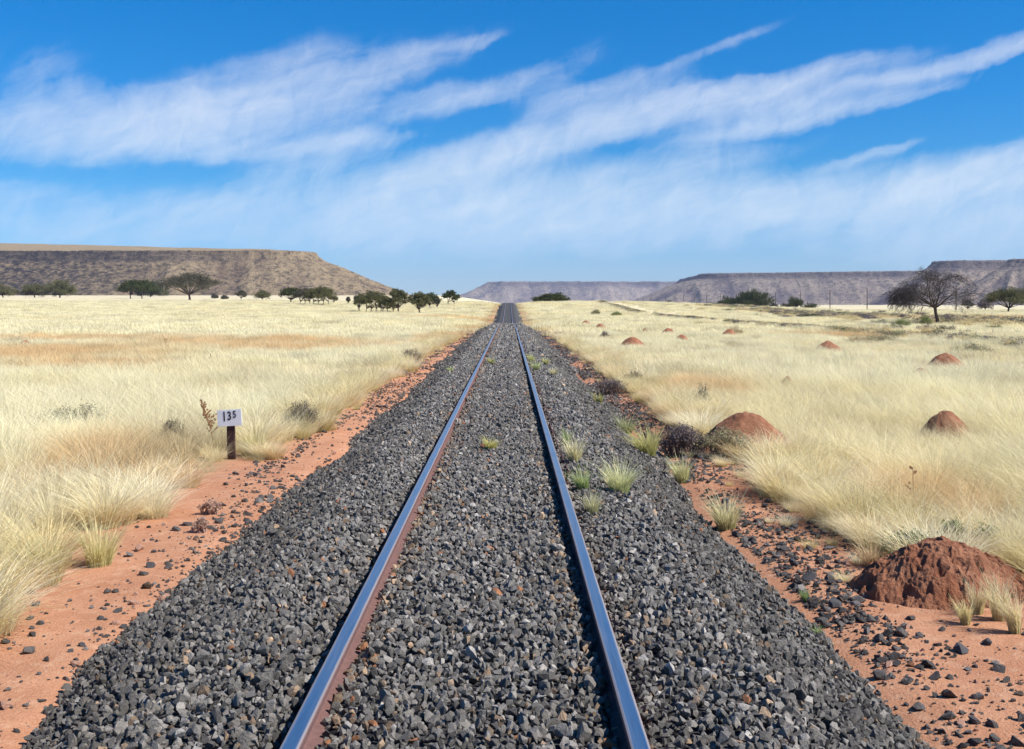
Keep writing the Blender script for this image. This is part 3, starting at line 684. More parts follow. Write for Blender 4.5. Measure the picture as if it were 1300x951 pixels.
def quads_at(P_, size, r, up=.0):
    """random small leaf quads centred on P_"""
    n0 = len(P_)
    a_ = r.normal(size=(n0, 3)); a_ /= np.linalg.norm(a_, axis=1)[:, None]
    b_ = r.normal(size=(n0, 3)); b_[:, 2] += up
    b_ -= (a_*b_).sum(1)[:, None]*a_; b_ /= np.linalg.norm(b_, axis=1)[:, None]
    s = size*r.uniform(.6, 1.3, n0)[:, None]
    A_, B_ = a_*s*.5, b_*s*.32
    V = np.stack([P_-A_, P_+B_*r.uniform(.6, 1.1, (n0, 1)), P_+A_, P_-B_], 1).reshape(-1, 3)
    return V, np.arange(n0*4).reshape(-1, 4)
TREES = []
def tree(px, py, wpx, toppx, kind, leaf, label, bark=BARK, group='acacia trees on the plain', seed=None, name='tree', cat='tree', dense=1.0, at=None, trunks=1, off=0.0):
    seed = seed if seed is not None else int(px*7+py)
    r = np.random.RandomState(seed); rr = random.Random(seed)
    if at is None: x, y, z = ray(px, py)
    else:
        y = at; x = CAM[0]+(px-VX)/F*y; z = float(T(x, y))
    sc = y/F; H = CAM[2]-(toppx-VY)*sc-z; Wd = wpx*sc*1.17
    root = bpy.data.objects.new(name, None); C.objects.link(root); root.location = (x, y, z)
    tag(root, label, cat, group)
    lobes = []
    if kind == 'umbrella': nl, zlo, zhi, lr, lz = 19, .38, .80, .20, .17
    elif kind == 'round': nl, zlo, zhi, lr, lz = 14, .30, .74, .26, .24
    elif kind == 'low': nl, zlo, zhi, lr, lz = 18, .20, .72, .24, .26
    elif kind == 'sparse': nl, zlo, zhi, lr, lz = 12, .36, .84, .20, .14
    else: nl, zlo, zhi, lr, lz = 10, .4, .8, .22, .18
    for i in range(nl):
        q = math.sqrt((i+.5)/nl); an = i*2.4+rr.uniform(-.4, .4)
        rad = Wd/2*(1-lr*1.05)*q
        dome = (1-q*q)
        if kind in ('round', 'low'): zz = H*(zlo+(zhi-zlo)*(dome*.75+rr.uniform(-.15, .25))) if i % 3 else H*(zlo+(zhi-zlo)*dome*.2)
        else: zz = H*(zlo+(zhi-zlo)*(dome*.8+rr.uniform(0, .3)))
        zz = min(zz, H*(1-lz*.9))
        lobes.append((rad*math.cos(an), rad*math.sin(an), zz, Wd*lr*rr.uniform(.75, 1.15), H*lz*rr.uniform(.8, 1.15)))
    tb = MB(); fork = H*(.20 if kind in ('umbrella', 'sparse') else .14)
    tr_ = max(.05, H*.030)
    leanx = rr.uniform(-.04, .04)*H
    for t in range(trunks):
        ox = 0 if trunks == 1 else (t-(trunks-1)/2)*Wd*.6/trunks
        tb.tube([(ox, 0, -.15), (ox+leanx*.3, 0, fork*.5), (ox+leanx, 0, fork)], [tr_*1.5/trunks**.5, tr_*1.1/trunks**.5, tr_*1.0/trunks**.5], 8)
        for i, (lx, ly, lz_, a_, b_) in enumerate(lobes):
            if trunks > 1 and i % trunks != t: continue
            mid = Vector((ox+leanx+(lx-ox)*.55+rr.uniform(-.1, .1)*a_, ly*.5, fork+(lz_-fork)*(.45)))
            r0 = tr_*.55
            tb.tube([(ox+leanx, 0, fork*.9), mid, (lx, ly, lz_)], [r0, r0*.6, r0*.28], 5)
            for q in range(5):
                e_ = Vector((lx+rr.uniform(-.8, .8)*a_, ly+rr.uniform(-.8, .8)*a_, lz_+rr.uniform(-.2, .8)*b_))
                tb.tube([mid.lerp(Vector((lx, ly, lz_)), rr.uniform(.3, 1)), e_], [r0*.22, r0*.08], 3)
    link('trunk', tb.mesh('trunk', bark), root)
    leafsz = max(.035, 1.35*sc)
    area = wpx*(py-toppx)
    ntot = int(np.clip(area*8, 1000, 11000)*dense); P_ = []
    for (lx, ly, lz_, a_, b_) in lobes:
        ncl = 16
        for c_ in range(ncl):
            v = r.normal(size=3); v /= np.linalg.norm(v); v[2] = v[2]*.9+.1
            rad = r.uniform(.35, 1.0)
            cen = np.array([lx, ly, lz_])+v*rad*np.array([a_, a_, b_])
            m0 = max(3, int(ntot/nl/ncl*r.uniform(.4, 1.6)))
            P_.append(cen+r.normal(size=(m0, 3))*np.array([a_*.17, a_*.17, b_*.22]))
    P_ = np.concatenate(P_); P_ = P_[(P_[:, 2] > H*.04)]
    P_[:, 2] = np.where(P_[:, 2] > H, H-(P_[:, 2]-H)*.5, P_[:, 2])
    V, Fq = quads_at(P_, leafsz, r)
    link('crown', mesh_np('crown', V, Fq, [leaf]), root)
    return root
G1 = 'trees at the foot of the brown mesa'
tree(4, 376, 26, 357, 'round', L_OLIVE, at=560, label='olive tree cut by the frame edge below the brown mesa', group=G1)
tree(44, 376.5, 34, 355, 'round', L_OLIVE, at=570, dense=1.3, label='round olive tree, left one of the touching pair below the black cliff', group=G1)
tree(76, 376.5, 36, 352, 'round', L_OLIVE, at=560, dense=1.3, label='round olive tree, right one of the touching pair below the black cliff', group=G1)
tree(173, 379, 42, 354, 'umbrella', L_DARK, 'dark flat crowned acacia with two short trunks in front of a rounder tree', group=G1, trunks=2, dense=1.3)
tree(191, 377, 38, 350.5, 'low', L_DARK, 'dark rounded tree tucked behind the flat crowned acacia', group=G1, dense=1.2)
tree(241, 381, 66, 343, 'umbrella', L_GREY, 'large umbrella shaped acacia with grey green crown and forked trunk', group=G1, dense=1.25)
tree(273, 379, 9, 372, 'low', L_GREY, 'little grey bush tree just beside the large umbrella acacia', group=G1)
tree(285, 380, 9, 373, 'low', L_GREY, 'second little grey bush tree out from the large umbrella acacia', group=G1)
tree(306, 381, 14, 368, 'sparse', L_GREY, 'thin grey sapling between the umbrella acacia and the dark grove', group=G1)
tree(333, 381, 19, 365, 'round', L_OLIVE, 'small bushy olive tree before the dark five tree grove', group=G1)
tree(369, 385, 26, 362, 'umbrella', L_DARK, 'spreading dark tree at the outer end of the grove under the mesa slope', group=G1)
tree(387, 387, 26, 364, 'umbrella', L_GREY, 'greyish tree with bare stems in the middle of the dense grove', group=G1, trunks=3)
tree(407, 387.5, 36, 362.5, 'umbrella', L_OLIVE, 'wide dark tree with many stems making up the trackward half of the dense grove', group=G1, trunks=4, dense=1.3)
tree(424, 386, 10, 374, 'sparse', L_GREY, 'small wispy tree ending the dense grove', group=G1)
tree(442, 387, 6, 376, 'sparse', L_GREY, 'lone wispy sapling between the two groves', group=G1)
tree(456, 396, 16, 371, 'sparse', L_OLIVE, 'lighter sparse tree fringing the front grove', group=G1, dense=1.3)
tree(474, 397, 36, 367, 'umbrella', L_OLIVE, 'broad many stemmed tree forming the heart of the front grove', group=G1, trunks=4, dense=1.3)
tree(489, 397, 17, 373, 'umbrella', L_OLIVE, 'narrow tree leaning out of the trackward side of the front grove', group=G1, trunks=2)
tree(499, 397, 12, 383, 'sparse', L_OLIVE, 'short sparse sapling under the tall slim tree', group=G1)
tree(506, 397.5, 24, 365, 'sparse', L_OLIVE, 'tall slim tree with airy crown and curved bare trunk', group=G1, dense=1.4)
tree(533, 399, 26, 369, 'sparse', L_OLIVE, 'airy tree with a single dark trunk, lower branches hanging at its side', group=G1, dense=1.5)
tree(546, 391, 26, 371, 'umbrella', L_DARK, 'darker dome crowned tree partly hidden behind the airy tree', group=G1)
tree(555, 392.5, 10, 377, 'sparse', L_GREY, 'pale little tree drooping beside the dark dome crown', group=G1)
tree(573, 387, 22, 368, 'sparse', L_DARK, 'lone bluish dark tree nearest to the track on the skyline', group=G1, dense=1.6, trunks=2)
tree(699, 386.5, 40, 369.5, 'low', L_DARK, 'dense dark dome shaped tree on the crest just beyond the rails', at=262, dense=2.0, group='trees on the plain beyond the rails')
G2 = 'trees on the plain beyond the rails'
tree(849, 388.5, 8, 380, 'low', L_DARK, 'tiny dark round tree amid the far row of poles', at=700, group=G2)
tree(903, 388.5, 12, 383, 'low', L_DARK, 'low dark bush at the outer end of the far grove', at=560, group=G2)
tree(924, 388.5, 28, 375, 'low', L_DARK, 'smaller dark tree leaning against the big crowned far grove tree', at=520, dense=2.2, group=G2)
tree(954, 388.5, 50, 366, 'low', L_DARK, 'biggest dark crown of the far grove among the poles', at=510, dense=2.4, group=G2)
tree(982, 388.5, 10, 383, 'low', L_GREY, 'low grey bush between the far grove and the poles', at=540, group=G2)
tree(996, 389, 14, 383, 'low', L_GREY, 'low grey bush at one side of the squarish dark tree', at=450, group=G2)
tree(1010, 389.5, 18, 374, 'round', L_DARK, 'squarish dark green tree between two poles', at=440, dense=1.3, group=G2)
tree(1028, 389.5, 18, 382, 'low', L_DARK, 'flat dark bush beside the squarish tree', at=445, group=G2)
tree(1229, 390, 14, 380, 'umbrella', L_GREY, 'little umbrella tree behind the pole by the bare tree', at=330, group=G2)
tree(1250.5, 390, 18, 374, 'round', L_BROWN, 'grey purple round tree between two acacias at the far side', at=320, dense=1.3, group=G2)
tree(1280, 397, 50, 363, 'umbrella', L_OLIVE, 'green acacia with short trunk near the frame edge', at=235, dense=1.3, group=G2)

# the big leafless tree
def bare_tree():
    x, y, z = ray(1190, 413.5); sc = y/F
    root = bpy.data.objects.new('bare_tree', None); C.objects.link(root); root.location = (x, y, z)
    tag(root, 'large leafless dark thorn tree with one drooping clump of branches', 'tree', G2)
    rr = random.Random(5); tb = MB(); tw = MB()
    u = sc  # one photo pixel in metres
    fork = Vector((-3*u, 0, 24*u))
    tb.tube([(1*u, 0, -.2), (0, 0, 8*u), (-2*u, 0, 16*u), fork], [3.0*u, 2.3*u, 1.9*u, 2.0*u], 9)
    tn = random.Random(8); ph = [tn.uniform(0, 6) for _ in range(4)]
    def top(xr, yr):   # flat umbrella top, ragged
        return (71-.0068*((xr/u+12)**2)-.007*(yr/u)**2+3.5*math.sin(xr/u*.23+ph[0])+3*math.sin(yr/u*.3+ph[1]+xr/u*.4))*u
    def grow(p_, d, L_, r_, dep):
        seg = [p_]; q = p_.copy(); dd = d.copy()
        nseg = 3
        for i in range(nseg):
            dd = (dd+Vector((rr.gauss(0, .16), rr.gauss(0, .16), rr.gauss(0, .12)))).normalized()
            q = q+dd*L_/nseg
            if q.z > top(q.x, q.y)+rr.uniform(-2, 5)*u:
                dd.z = -abs(dd.z)*.2; q.z = q.z-dd.length*L_/nseg*.8
                if dep > 5: seg.append(q.copy()); break
            seg.append(q.copy())
        rad = [r_*(1-.4*i/nseg) for i in range(len(seg))]
        (tb if dep < 4 else tw).tube(seg, rad, 6 if dep < 3 else 3)
        if dep >= 7 or (dep == 6 and rr.random() < .1): return
        kids = 3 if dep in (1, 2, 3, 4, 5) else 2
        for k in range(kids):
            nd = (dd+Vector((rr.gauss(0, .55), rr.gauss(0, .55), rr.gauss(.03, .36)))).normalized()
            st = seg[-1] if k == 0 else rr.choice(seg[1:])
            grow(st, nd, L_*rr.uniform(.62, .88), max(.14*u, rad[-1]*rr.uniform(.55, .75)), dep+1)
    for (dx, dy, dz, L_) in ((-.80, .1, .50, 30), (-.55, -.6, .55, 22), (-.25, .3, .95, 23), (.15, -.2, 1.0, 23), (.55, .35, .75, 22), (.70, -.3, .62, 22), (-.4, .75, .6, 20)):
        grow(fork+Vector((0, 0, -rr.uniform(0, 3)*u)), Vector((dx, dy, dz)).normalized(), L_*u, 1.15*u, 1)
    # drooping clump on the side towards the track
    hub = Vector((-50*u, 0, 36*u)); mid = Vector((-28*u, -1*u, 38*u))
    tb.tube([fork, (-14*u, 0, 29*u), mid, hub], [1.3*u, 1.1*u, .9*u, .6*u], 6)
    for i in range(620):
        s = mid.lerp(hub, rr.uniform(0, 1.15))+Vector((rr.gauss(0, 4)*u, rr.gauss(0, 8)*u, rr.gauss(2, 5.5)*u))
        L_ = rr.uniform(5, 20)*u; q = s.copy(); dd = Vector((rr.gauss(-.5, .5), rr.gauss(0, .5), rr.gauss(.1, .4))); pts = [q.copy()]
        for k in range(4):
            dd = (dd.normalized()+Vector((rr.gauss(-.1, .3), rr.gauss(0, .3), -.42))).normalized(); q = q+dd*L_/4; q.x = max(q.x, -63*u); q.z = max(q.z, 10*u); pts.append(q.copy())
        tw.tube(pts, [.3*u, .28*u, .22*u, .18*u, .12*u], 3)
    link('trunk', tb.mesh('trunk', BARK), root)
    link('crown', tw.mesh('crown', simple('bare_twigs', (.082, .068, .066), .95)), root)
bare_tree()

# ------------------------------------------------------------------ shrubs, weeds, tufts
def shrub(px, py, wpx, toppx, leaf, label, nstem=45, nleaf=2600, name='shrub', lsz=.022, group='low shrubs in the grass', at=None, stemc=None, twiggy=False):
    seed = int(px*3+py*5); r = np.random.RandomState(seed); rr = random.Random(seed)
    x, y, z = ray(px, py, 0.0 if abs(ray(px, py)[0]) < 3.3 or py > 640 else .2)
    sc = y/F; H = max(.12, CAM[2]-(toppx-VY)*sc-z); Wd = wpx*sc
    y += Wd*.2; z = float(T(x, y))
    root = bpy.data.objects.new(name, None); C.objects.link(root); root.location = (x, y, z)
    tag(root, label, 'shrub', group)
    tb = MB(); ends = []
    for i in range(nstem):
        bx = rr.uniform(-.32, .32)*Wd; an = rr.uniform(0, 6.28); out = rr.random()**.6
        ex = bx*.9+math.cos(an)*out*Wd*.3; ey = math.sin(an)*out*Wd*.3
        prof_ = math.sqrt(max(.05, 1-(ex/(Wd*.55))**2))
        ez = H*prof_*rr.uniform(.6, 1.05)
        p0 = Vector((bx, rr.uniform(-.12, .12)*Wd, -.02)); p2 = Vector((ex, ey, ez)); p1 = p0.lerp(p2, .5)+Vector((rr.gauss(0, .04)*Wd, rr.gauss(0, .04)*Wd, H*.08))
        tb.tube([p0, p1, p2], [.006, .0045, .002], 4); ends.append((p0, p1, p2))
        for q in range(7 if twiggy else 3):
            s = p1.lerp(p2, rr.random()); tb.tube([s, s+Vector((rr.gauss(0, .12)*Wd*.6, rr.gauss(0, .12)*Wd*.6, rr.uniform(.0, .2)*H))], [.003, .0012], 3)
    link('stems', tb.mesh('stems', stemc or BARK2), root)
    P_ = []
    per = max(4, nleaf//nstem)
    for (p0, p1, p2) in ends:
        t = r.uniform(.15, 1.1, per)[:, None]
        base = np.array(p1)*(1-t)+np.array(p2)*t
        P_.append(base+r.normal(size=(per, 3))*np.array([Wd*.05, Wd*.05, H*.08]))
    P_ = np.concatenate(P_); P_ = P_[P_[:, 2] > .01]
    V, Fq = quads_at(P_, max(lsz, sc*1.1), r, .8)
    link('foliage', mesh_np('foliage', V, Fq, [leaf]), root)
shrub(868, 582, 66, 543, L_BROWN, 'dark purple grey twiggy bush at the grass edge by the ballast', 90, 3000, twiggy=True)
shrub(925, 584, 80, 548, L_SAGE, 'low grey green bush next to the dark purple bush', 70, 2600)
shrub(775, 502, 46, 482, L_BROWN, 'dark grey low bush farther up the grass edge', 60, 1800, twiggy=True)
shrub(806, 492, 36, 470, L_GREY, 'thin brownish bush showing above the far dark bush', 40, 700, twiggy=True)
shrub(893, 506, 26, 490, L_GREY, 'small sparse greyish bush alone in pale grass', 30, 500)
shrub(1168, 716, 84, 680, L_GREEN, 'spreading green shrub at the foot of the big mound', 80, 3600, lsz=.02)
shrub(1212, 700, 46, 664, L_GREEN, 'upright green shrub rising behind the top of the big mound', 50, 2200, lsz=.02)
shrub(1256, 700, 40, 669, L_GREEN, 'smaller green shrub on the far side of the big mound top', 45, 1700, lsz=.02)
shrub(88, 538, 118, 516, L_SAGE, 'wide flat olive bush standing in pale grass on the sign side', 80, 2400)
shrub(380, 551, 52, 513, L_GREY, 'grey twiggy bush at the grass edge beyond the number sign', 80, 900, twiggy=True)
shrub(218, 552, 44, 534, L_SAGE, 'faded grey bush half hidden in grass near the tall brown weed', 50, 700, twiggy=True)
shrub(521, 462, 34, 444, L_GREY, 'dull grey bush at the far grass edge of the sign side', 50, 900, twiggy=True)
shrub(265, 655, 34, 643, L_PINK, 'tiny pinkish dead bush on the red sand', 40, 260, twiggy=True, stemc=simple('pink_stem', (.36, .23, .18)))
shrub(252, 678, 26, 668, L_PINK, 'second tiny pinkish dead bush closer on the red sand', 34, 200, twiggy=True, stemc=bpy.data.materials['pink_stem'])
shrub(1236, 449, 68, 437, L_SAGE, 'large grey green bush directly behind the twin mound', 80, 2600)
shrub(1176, 413, 18, 401, L_GREEN, 'bright green bush at the trunk of the bare tree', 50, 1500)
shrub(1147, 415, 30, 406, L_GREEN, 'low green bush under the drooping branches of the bare tree', 50, 1500)
shrub(1120, 432, 60, 425, L_SAGE, 'low olive scrub on the near side of the sandy road', 60, 1500)
shrub(1090, 435, 44, 426, L_TAN, 'tan olive scrub clump further along the sandy road', 50, 1200)
shrub(783, 401, 16, 396, L_GREEN, 'small bright green clump by the distant bend of the sandy road', 40, 900)
shrub(757, 399, 12, 393, L_SAGE, 'small sage clump beyond the bright green clump', 40, 700)
shrub(712, 430, 24, 422, L_BROWN, 'dark dry bush by the track near the dip', 40, 900, twiggy=True)
shrub(768, 427, 14, 421, L_BROWN, 'small dark bush between the tiny mounds', 30, 500, twiggy=True)
shrub(934, 424, 24, 414, L_TAN, 'tan bush rising behind the tan mound', 40, 700, twiggy=True)

# belt of mixed scrub beyond the sandy road: uncountable, one mass
def scrub_kind(seed, m_):
    r = np.random.RandomState(seed)
    P_ = []
    for k in range(22):
        c_ = np.array([r.uniform(-.45, .45), r.uniform(-.35, .35), 0]); hh = r.uniform(.25, .62)
        c_[2] = hh*.6; P_.append(c_+r.normal(size=(60, 3))*np.array([.12, .12, hh*.24]))
    P_ = np.concatenate(P_); P_[:, 2] = np.abs(P_[:, 2])
    V, Fq = quads_at(P_, .085, r, .8)
    return mesh_np('scrub', V, Fq, [m_])
sk = [scrub_kind(1, L_GREY), scrub_kind(2, L_TAN), scrub_kind(3, L_SAGE), scrub_kind(4, L_BROWN), scrub_kind(5, L_TAN), scrub_kind(6, L_GREEN)]
X_, Y_ = [], []
for (n0, xc, xw, y0, y1) in ((2600, 46, 3.4, 82, 230), (2600, 21.6, .40, 30, 270), (60, 28.5, 1.2, 50, 110), (120, 60, 8, 90, 200)):
    y = rs.uniform(y0, y1, n0); x = xc+rs.randn(n0)*xw
    ok = fbm(x*.15, y*.07+5, 3) > (.43 if xc in (46, 21.6) else .47); X_.append(x[ok]); Y_.append(y[ok])
x, y = np.concatenate(X_), np.concatenate(Y_); n0 = len(x)
kk = rs.choice(6, n0, p=[.20, .30, .15, .15, .18, .02]); s = rs.uniform(.6, 1.6, n0)
s = np.where(x < 25, s*.42, np.where(x < 35, s*.6, s*.72))
scatter('undergrowth', sk, np.stack([x, y, T(x, y)], 1), np.stack([x*0, x*0, rs.uniform(0, 6.28, n0)], 1), np.stack([s*1.3, s*1.3, s], 1), kk, np.ones((n0, 4)),
        'belt of mixed tan and grey scrub beyond the sandy road', 'scatter_scrub')

# separate tufts of grass growing in and beside the ballast
tuft_specs = [ # px, base py, w, top py, root, tip, label
 (730, 588, 34, 556, (.40, .38, .14), (.82, .74, .46), 'pale tuft with straw ends close to the outer side of the rail'),
 (714, 568, 14, 546, (.26, .38, .10), (.45, .52, .22), 'small upright green tuft between rail and pale tuft'),
 (736, 624, 30, 597, (.22, .36, .08), (.50, .56, .26), 'green tuft just below the pale tuft beside the rail'),
 (742, 656, 26, 628, (.34, .38, .12), (.66, .62, .36), 'yellowish tuft nearest the camera beside the rail'),
 (788, 628, 50, 589, (.30, .38, .08), (.76, .74, .42), 'largest fresh green tuft standing in open ballast'),
 (824, 580, 42, 546, (.32, .36, .07), (.66, .62, .28), 'green gold tuft at the ballast edge by the dark purple bush'),
 (796, 552, 28, 530, (.26, .34, .10), (.50, .52, .28), 'grey green tuft behind the green gold tuft'),
 (867, 614, 34, 580, (.34, .40, .12), (.70, .68, .38), 'leaning light green tuft below the dark purple bush'),
 (925, 674, 52, 632, (.34, .38, .12), (.78, .72, .44), 'wide mixed green and straw tuft at the toe of the ballast'),
 (623, 572, 22, 557, (.36, .38, .08), (.72, .66, .26), 'small golden tuft alone between the rails'),
 (761, 513, 14, 499, (.36, .38, .10), (.64, .60, .26), 'small golden green tuft at the far ballast edge'),
 (681, 471, 15, 459, (.32, .36, .10), (.62, .64, .34), 'round pale green tuft outside the rail in the distance'),
 (703, 478, 11, 468, (.34, .36, .12), (.68, .62, .36), 'little straw tuft further out than the round pale green one'),
 (670, 462, 10, 450, (.32, .36, .08), (.55, .55, .22), 'small olive tuft touching the rail in the distance'),
 (693, 464, 9, 455, (.34, .38, .10), (.60, .58, .26), 'tiny olive tuft beyond the little straw tuft'),
 (624, 463, 10, 455, (.36, .38, .08), (.62, .60, .24), 'tiny yellow tuft inside the far rail'),
 (572, 473, 8, 466, (.30, .40, .12), (.60, .64, .32), 'tiny green tuft outside the other rail on the sign side'),
 (1023, 765, 14, 750, (.20, .38, .10), (.40, .50, .22), 'sprig of green grass on the red sand short of the big mound'),
 (1108, 722, 34, 690, (.50, .36, .20), (.78, .62, .38), 'dry tan tuft touching the green shrub at the big mound'),
 (1040, 808, 14, 797, (.24, .38, .12), (.42, .50, .24), 'tiniest green sprig at the lower ballast edge'),
 (120, 722, 66, 660, (.42, .42, .12), (.82, .76, .42), 'bushy green gold tuft standing out on the red sand'),
 (62, 741, 42, 690, (.34, .36, .10), (.66, .62, .32), 'upright tuft casting a shadow on the red sand'),
 (324, 580, 30, 545, (.40, .36, .12), (.78, .70, .38), 'golden tuft just beyond the number sign'),
 (1272, 790, 34, 735, (.50, .42, .16), (.84, .76, .46), 'straw tuft in front of the big mound with long arching blades'),
 (1292, 806, 30, 752, (.48, .42, .16), (.86, .78, .50), 'bushy straw tuft cut by the frame edge in front of the big mound'),
 (1244, 782, 30, 742, (.52, .44, .18), (.84, .74, .46), 'loose dry tuft leaning on the front slope of the big mound'),
 (1228, 795, 24, 765, (.50, .42, .16), (.80, .72, .40), 'short straw tuft at the front foot of the big mound'),
]
TM = {}
for i, (px, py, wpx, tp, rc, tcol, lab) in enumerate(tuft_specs):
    x, y, _z = ray(px, py, .0 if abs(ray(px, py)[0]) > 2.1 else .0)
    if True:
        d = np.arange(4, 90, .02); xx = CAM[0]+(px-VX)/F*d; zz = CAM[2]-(py-VY)/F*d
        surf = np.where(np.abs(xx) < 2.25, np.maximum(B(xx, d), T(xx, d)), T(xx, d)); hit = np.nonzero(surf >= zz)[0][0]
        x, y, z = float(xx[hit]), float(d[hit]), float(surf[hit])
    if abs(abs(x)-.567) < .16: x = math.copysign(.567+.17, x)
    sc = y/F; Hh = (py-tp)*sc*1.05; Wd = wpx*sc; y += Wd*.25
    key = (rc, tcol)
    if key not in TM: TM[key] = grass_mat('tuft_grass', rc, False, tcol)
    me = gmesh(900+i, 460 if wpx > 38 else 280 if wpx > 20 else 140, Hh, Wd*.22, (Wd*.42)/max(Hh, .01), max(.003, sc*.75), segs=4, m_=TM[key], lean=-.08+.12*math.sin(i*2.3), droop=.65, hv=.6)
    tag(link('grass_tuft', me, None, (x, y, z)), lab, 'grass tuft', 'separate grass tufts on the ballast and sand')

def weed(px, py, top, label, c, lean=0.1, n0=26):
    x, y, z = ray(px, py); sc = y/F; H = (py-top)*sc; rr = random.Random(int(px)); mb = MB()
    pt = lambda t: Vector((lean*H*(t**1.4)*-1, 0, H*t))
    mb.tube([pt(t/6) for t in range(7)], [.006*(1-.1*t) for t in range(7)], 5)
    for i in range(n0):
        t = rr.uniform(.3, .98); L_ = H*.20*(1.15-t)*rr.uniform(.6, 1.4); an = rr.uniform(0, 6.28)
        s = pt(t); e_ = s+Vector((math.cos(an)*L_, math.sin(an)*L_, L_*.9)); mb.tube([s, e_], [.003, .0015], 3)
        for q in range(3):
            cen = s.lerp(e_, rr.uniform(.4, 1)); k = .010
            mb.add([cen+Vector((-k, 0, -k)), cen+Vector((k, 0, -k*.5)), cen+Vector((k*.8, .004, k)), cen+Vector((-k, .002, k))], [(0, 1, 2, 3)])
    tag(link('dry_weed', mb.mesh('dry_weed', c)), label, 'weed', 'dry brown weed stalks').location = (x, y, z)
wc = simple('dry_brown_stalk', (.30, .15, .07), .9)
weed(272, 572, 508, 'tall seedy brown weed beside the number sign', wc, .25, 46)
weed(214, 452, 425, 'tall brown weed stalk far out in the tan grass', wc, .3, 14)
weed(1160, 655, 594, 'thin dark brown stalk alone in the pale grass before the big mound', wc, .02, 5)
weed(268, 470, 448, 'lone thin brown stem between tan grass patches', wc, .05, 8)

# single larger rocks on the sand
rockm = simple('dark_rock', (.085, .08, .082), .8, 0, .4, 14, .6, 40)
rocks = [(191, 722, 14, 'knobbly dark rock nearest to the ballast on the sign side sand'), (51, 794, 12, 'dark rock low down on the sign side sand'), (128, 789, 12, 'flat grey rock midway on the sign side sand'),
         (156, 800, 13, 'angular dark rock close to the lower ballast edge'), (104, 823, 11, 'small dark rock lowest on the sign side sand'), (282, 688, 11, 'block shaped dark rock by the ballast edge'),
         (1028, 738, 22, 'wedge shaped dark rock between ballast and big mound'), (1098, 748, 15, 'dark rock on open red sand facing the big mound'), (1121, 757, 15, 'rounded grey rock near the mound foot'),
         (1157, 768, 16, 'blue grey rock touching the mound foot'), (1060, 771, 22, 'cluster leading dark rock at the ballast edge'), (1220, 830, 28, 'long dark rock below the straw tuft'),
         (1253, 820, 18, 'grey rock beside the long dark rock'), (1175, 845, 16, 'dark rock low by the ballast corner'), (1008, 720, 18, 'dark squat rock at the upper ballast edge')]
for i, (px, py, wpx, lab) in enumerate(rocks):
    x, y, z = ray(px, py); s = wpx*y/F
    me = stone_mesh(500+i, rockm, 18)
    tag(link('rock', me, None, (x, y, z+s*.14), (rs.uniform(-.3, .3), rs.uniform(-.3, .3), rs.uniform(0, 6)), (s, s, s)), lab, 'rock', 'larger dark rocks lying on the sand')

# ------------------------------------------------------------------ kilometre sign
sgx, sgy, sgz = ray(293, 584)
sgz -= .0
sign = bpy.data.objects.new('number_sign', None); C.objects.link(sign); sign.location = (sgx, sgy, sgz); sign.rotation_euler = (0, 0, math.radians(-6)); sign.rotation_euler.y = math.radians(-1.5)
tag(sign, 'small white number board on a dark brown post at the grass edge', 'sign')
def box_mesh(name, sx_, sy_, sz_, m_, bev=.004, cz=0):
    b = bmesh.new(); bmesh.ops.create_cube(b, size=1)
    for v in b.verts: v.co = Vector((v.co.x*sx_, v.co.y*sy_, v.co.z*sz_+cz))
    bmesh.ops.bevel(b, geom=b.edges[:], offset=bev, segments=2, affect='EDGES')
    me = bpy.data.meshes.new(name); b.to_mesh(me); b.free(); me.materials.append(m_); return me
us = sgy/F
ctop = CAM[2]-(520-VY)*us-sgz; cbot = CAM[2]-(541-VY)*us-sgz; cz = (ctop+cbot)/2; bh = (ctop-cbot); bw = 32*us
link('post', box_mesh('post', .095, .05, cz+bh*.3+.3, simple('dark_creosoted_post', (.055, .025, .022), .85, 0, .4, 30, .5, 60), .006, (cz+bh*.3)/2-.15), sign, (0.0, .032, 0))
board = link('board', box_mesh('board', bw, .012, bh, simple('white_enamel_board', (.78, .78, .79), .6, 0, .16, 9), .003), sign, (-.002, 0, cz), (0, math.radians(-2.5), 0))
blk = simple('black_paint', (.012, .012, .018), .6)
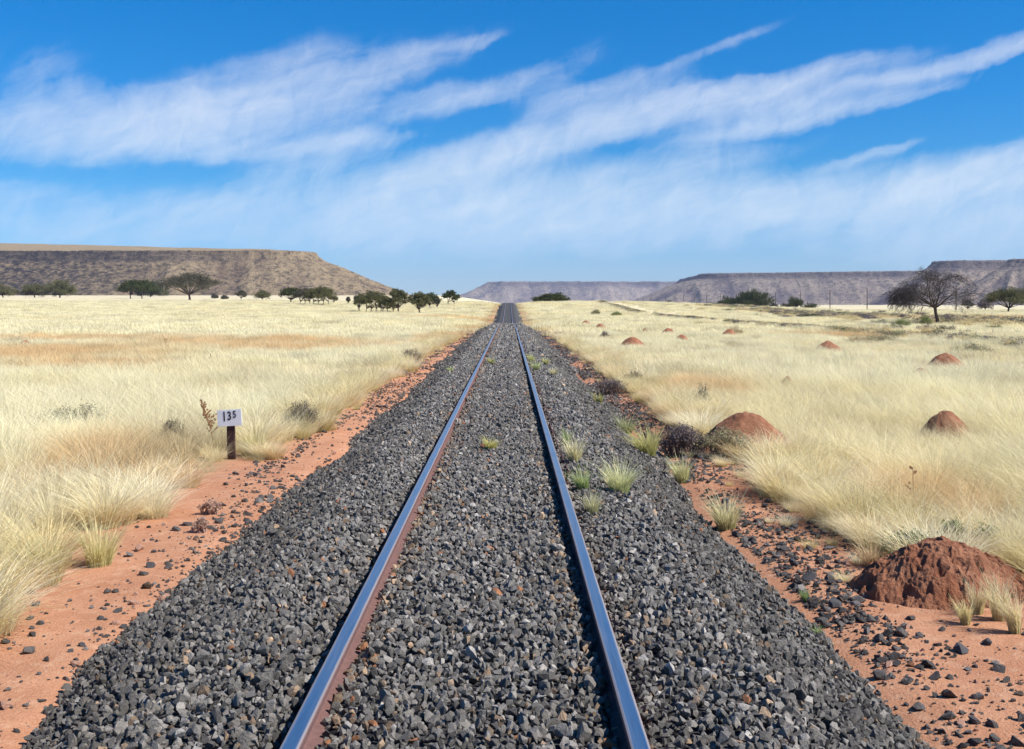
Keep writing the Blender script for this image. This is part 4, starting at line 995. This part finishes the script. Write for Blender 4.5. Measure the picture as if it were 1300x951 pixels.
def digit(t, size, x0, z0, sxx):
    cu = bpy.data.curves.new('lettering', 'FONT'); cu.body = t; cu.size = size; cu.offset = size*.018; cu.extrude = .0008; cu.resolution_u = 6
    ob = bpy.data.objects.new('lettering_tmp', cu); C.objects.link(ob)
    dg = bpy.context.evaluated_depsgraph_get(); me = bpy.data.meshes.new_from_object(ob.evaluated_get(dg)); bpy.data.objects.remove(ob)
    R_ = Matrix.Translation((x0, -.0078, z0)) @ Matrix.Rotation(math.radians(90), 4, 'X') @ Matrix.Diagonal((sxx, 1, 1, 1)); me.transform(R_)
    me.materials.clear(); me.materials.append(blk); me.name = 'digit'
    link('digit', me, board)
digit('1', bh*.80, -bw*.30, -bh*.17, .72)
digit('3', bh*.72, -bw*.09, -bh*.12, .80)
digit('5', bh*.58, bw*.14, bh*.0, .80)

# ------------------------------------------------------------------ utility poles
pm = simple('weathered_pole_wood', (.10, .075, .06), .9, 0, .3, 5)
def pole_mesh():
    mb = MB(); mb.tube([(0, 0, -.4), (0, 0, 3.5), (0, 0, 7.2)], [.14, .12, .095], 8)
    return mb.mesh('shaft', pm)
cm = MB(); cm.tube([(-.75, 0, 6.9), (.75, 0, 6.9)], [.05, .05], 6); crossm = cm.mesh('crossarm', pm)
shaftm = pole_mesh(); D = 298.0; k = 0
ordn = ['nearest', 'second nearest', 'third', 'fourth', 'fifth', 'sixth', 'seventh', 'eighth', 'ninth', 'tenth', 'eleventh', 'twelfth', 'thirteenth', 'fourteenth', 'fifteenth', 'sixteenth', 'seventeenth', 'eighteenth', 'nineteenth']
for D in [298, 333, 372, 415, 457, 500, 543, 586, 630, 674, 718, 762, 806, 850, 895, 940, 990, 1040, 1100]:
    X0 = 121.0; z0 = float(T(X0, D))
    o = bpy.data.objects.new('utility_pole', None); C.objects.link(o); o.location = (X0, D, z0)
    o.scale = (1.15, 1.15, 1.0 if D < 600 else 1.1)
    extra = {0: 'beside the crown of the bare tree', 1: 'hidden behind the bare tree branches', 2: 'standing alone on open grass', 3: 'standing before the grey mesa slope', 4: 'by the flat dark bush', 5: 'by the squarish dark tree'}.get(k, 'in the far row')
    tag(o, ('slim wooden pole nearest the camera, %s' % extra) if k == 0 else ('%s slim wooden pole counting away from the camera, %s' % (ordn[k], extra)), 'utility pole', 'row of utility poles across the plain')
    link('shaft', shaftm, o); k += 1
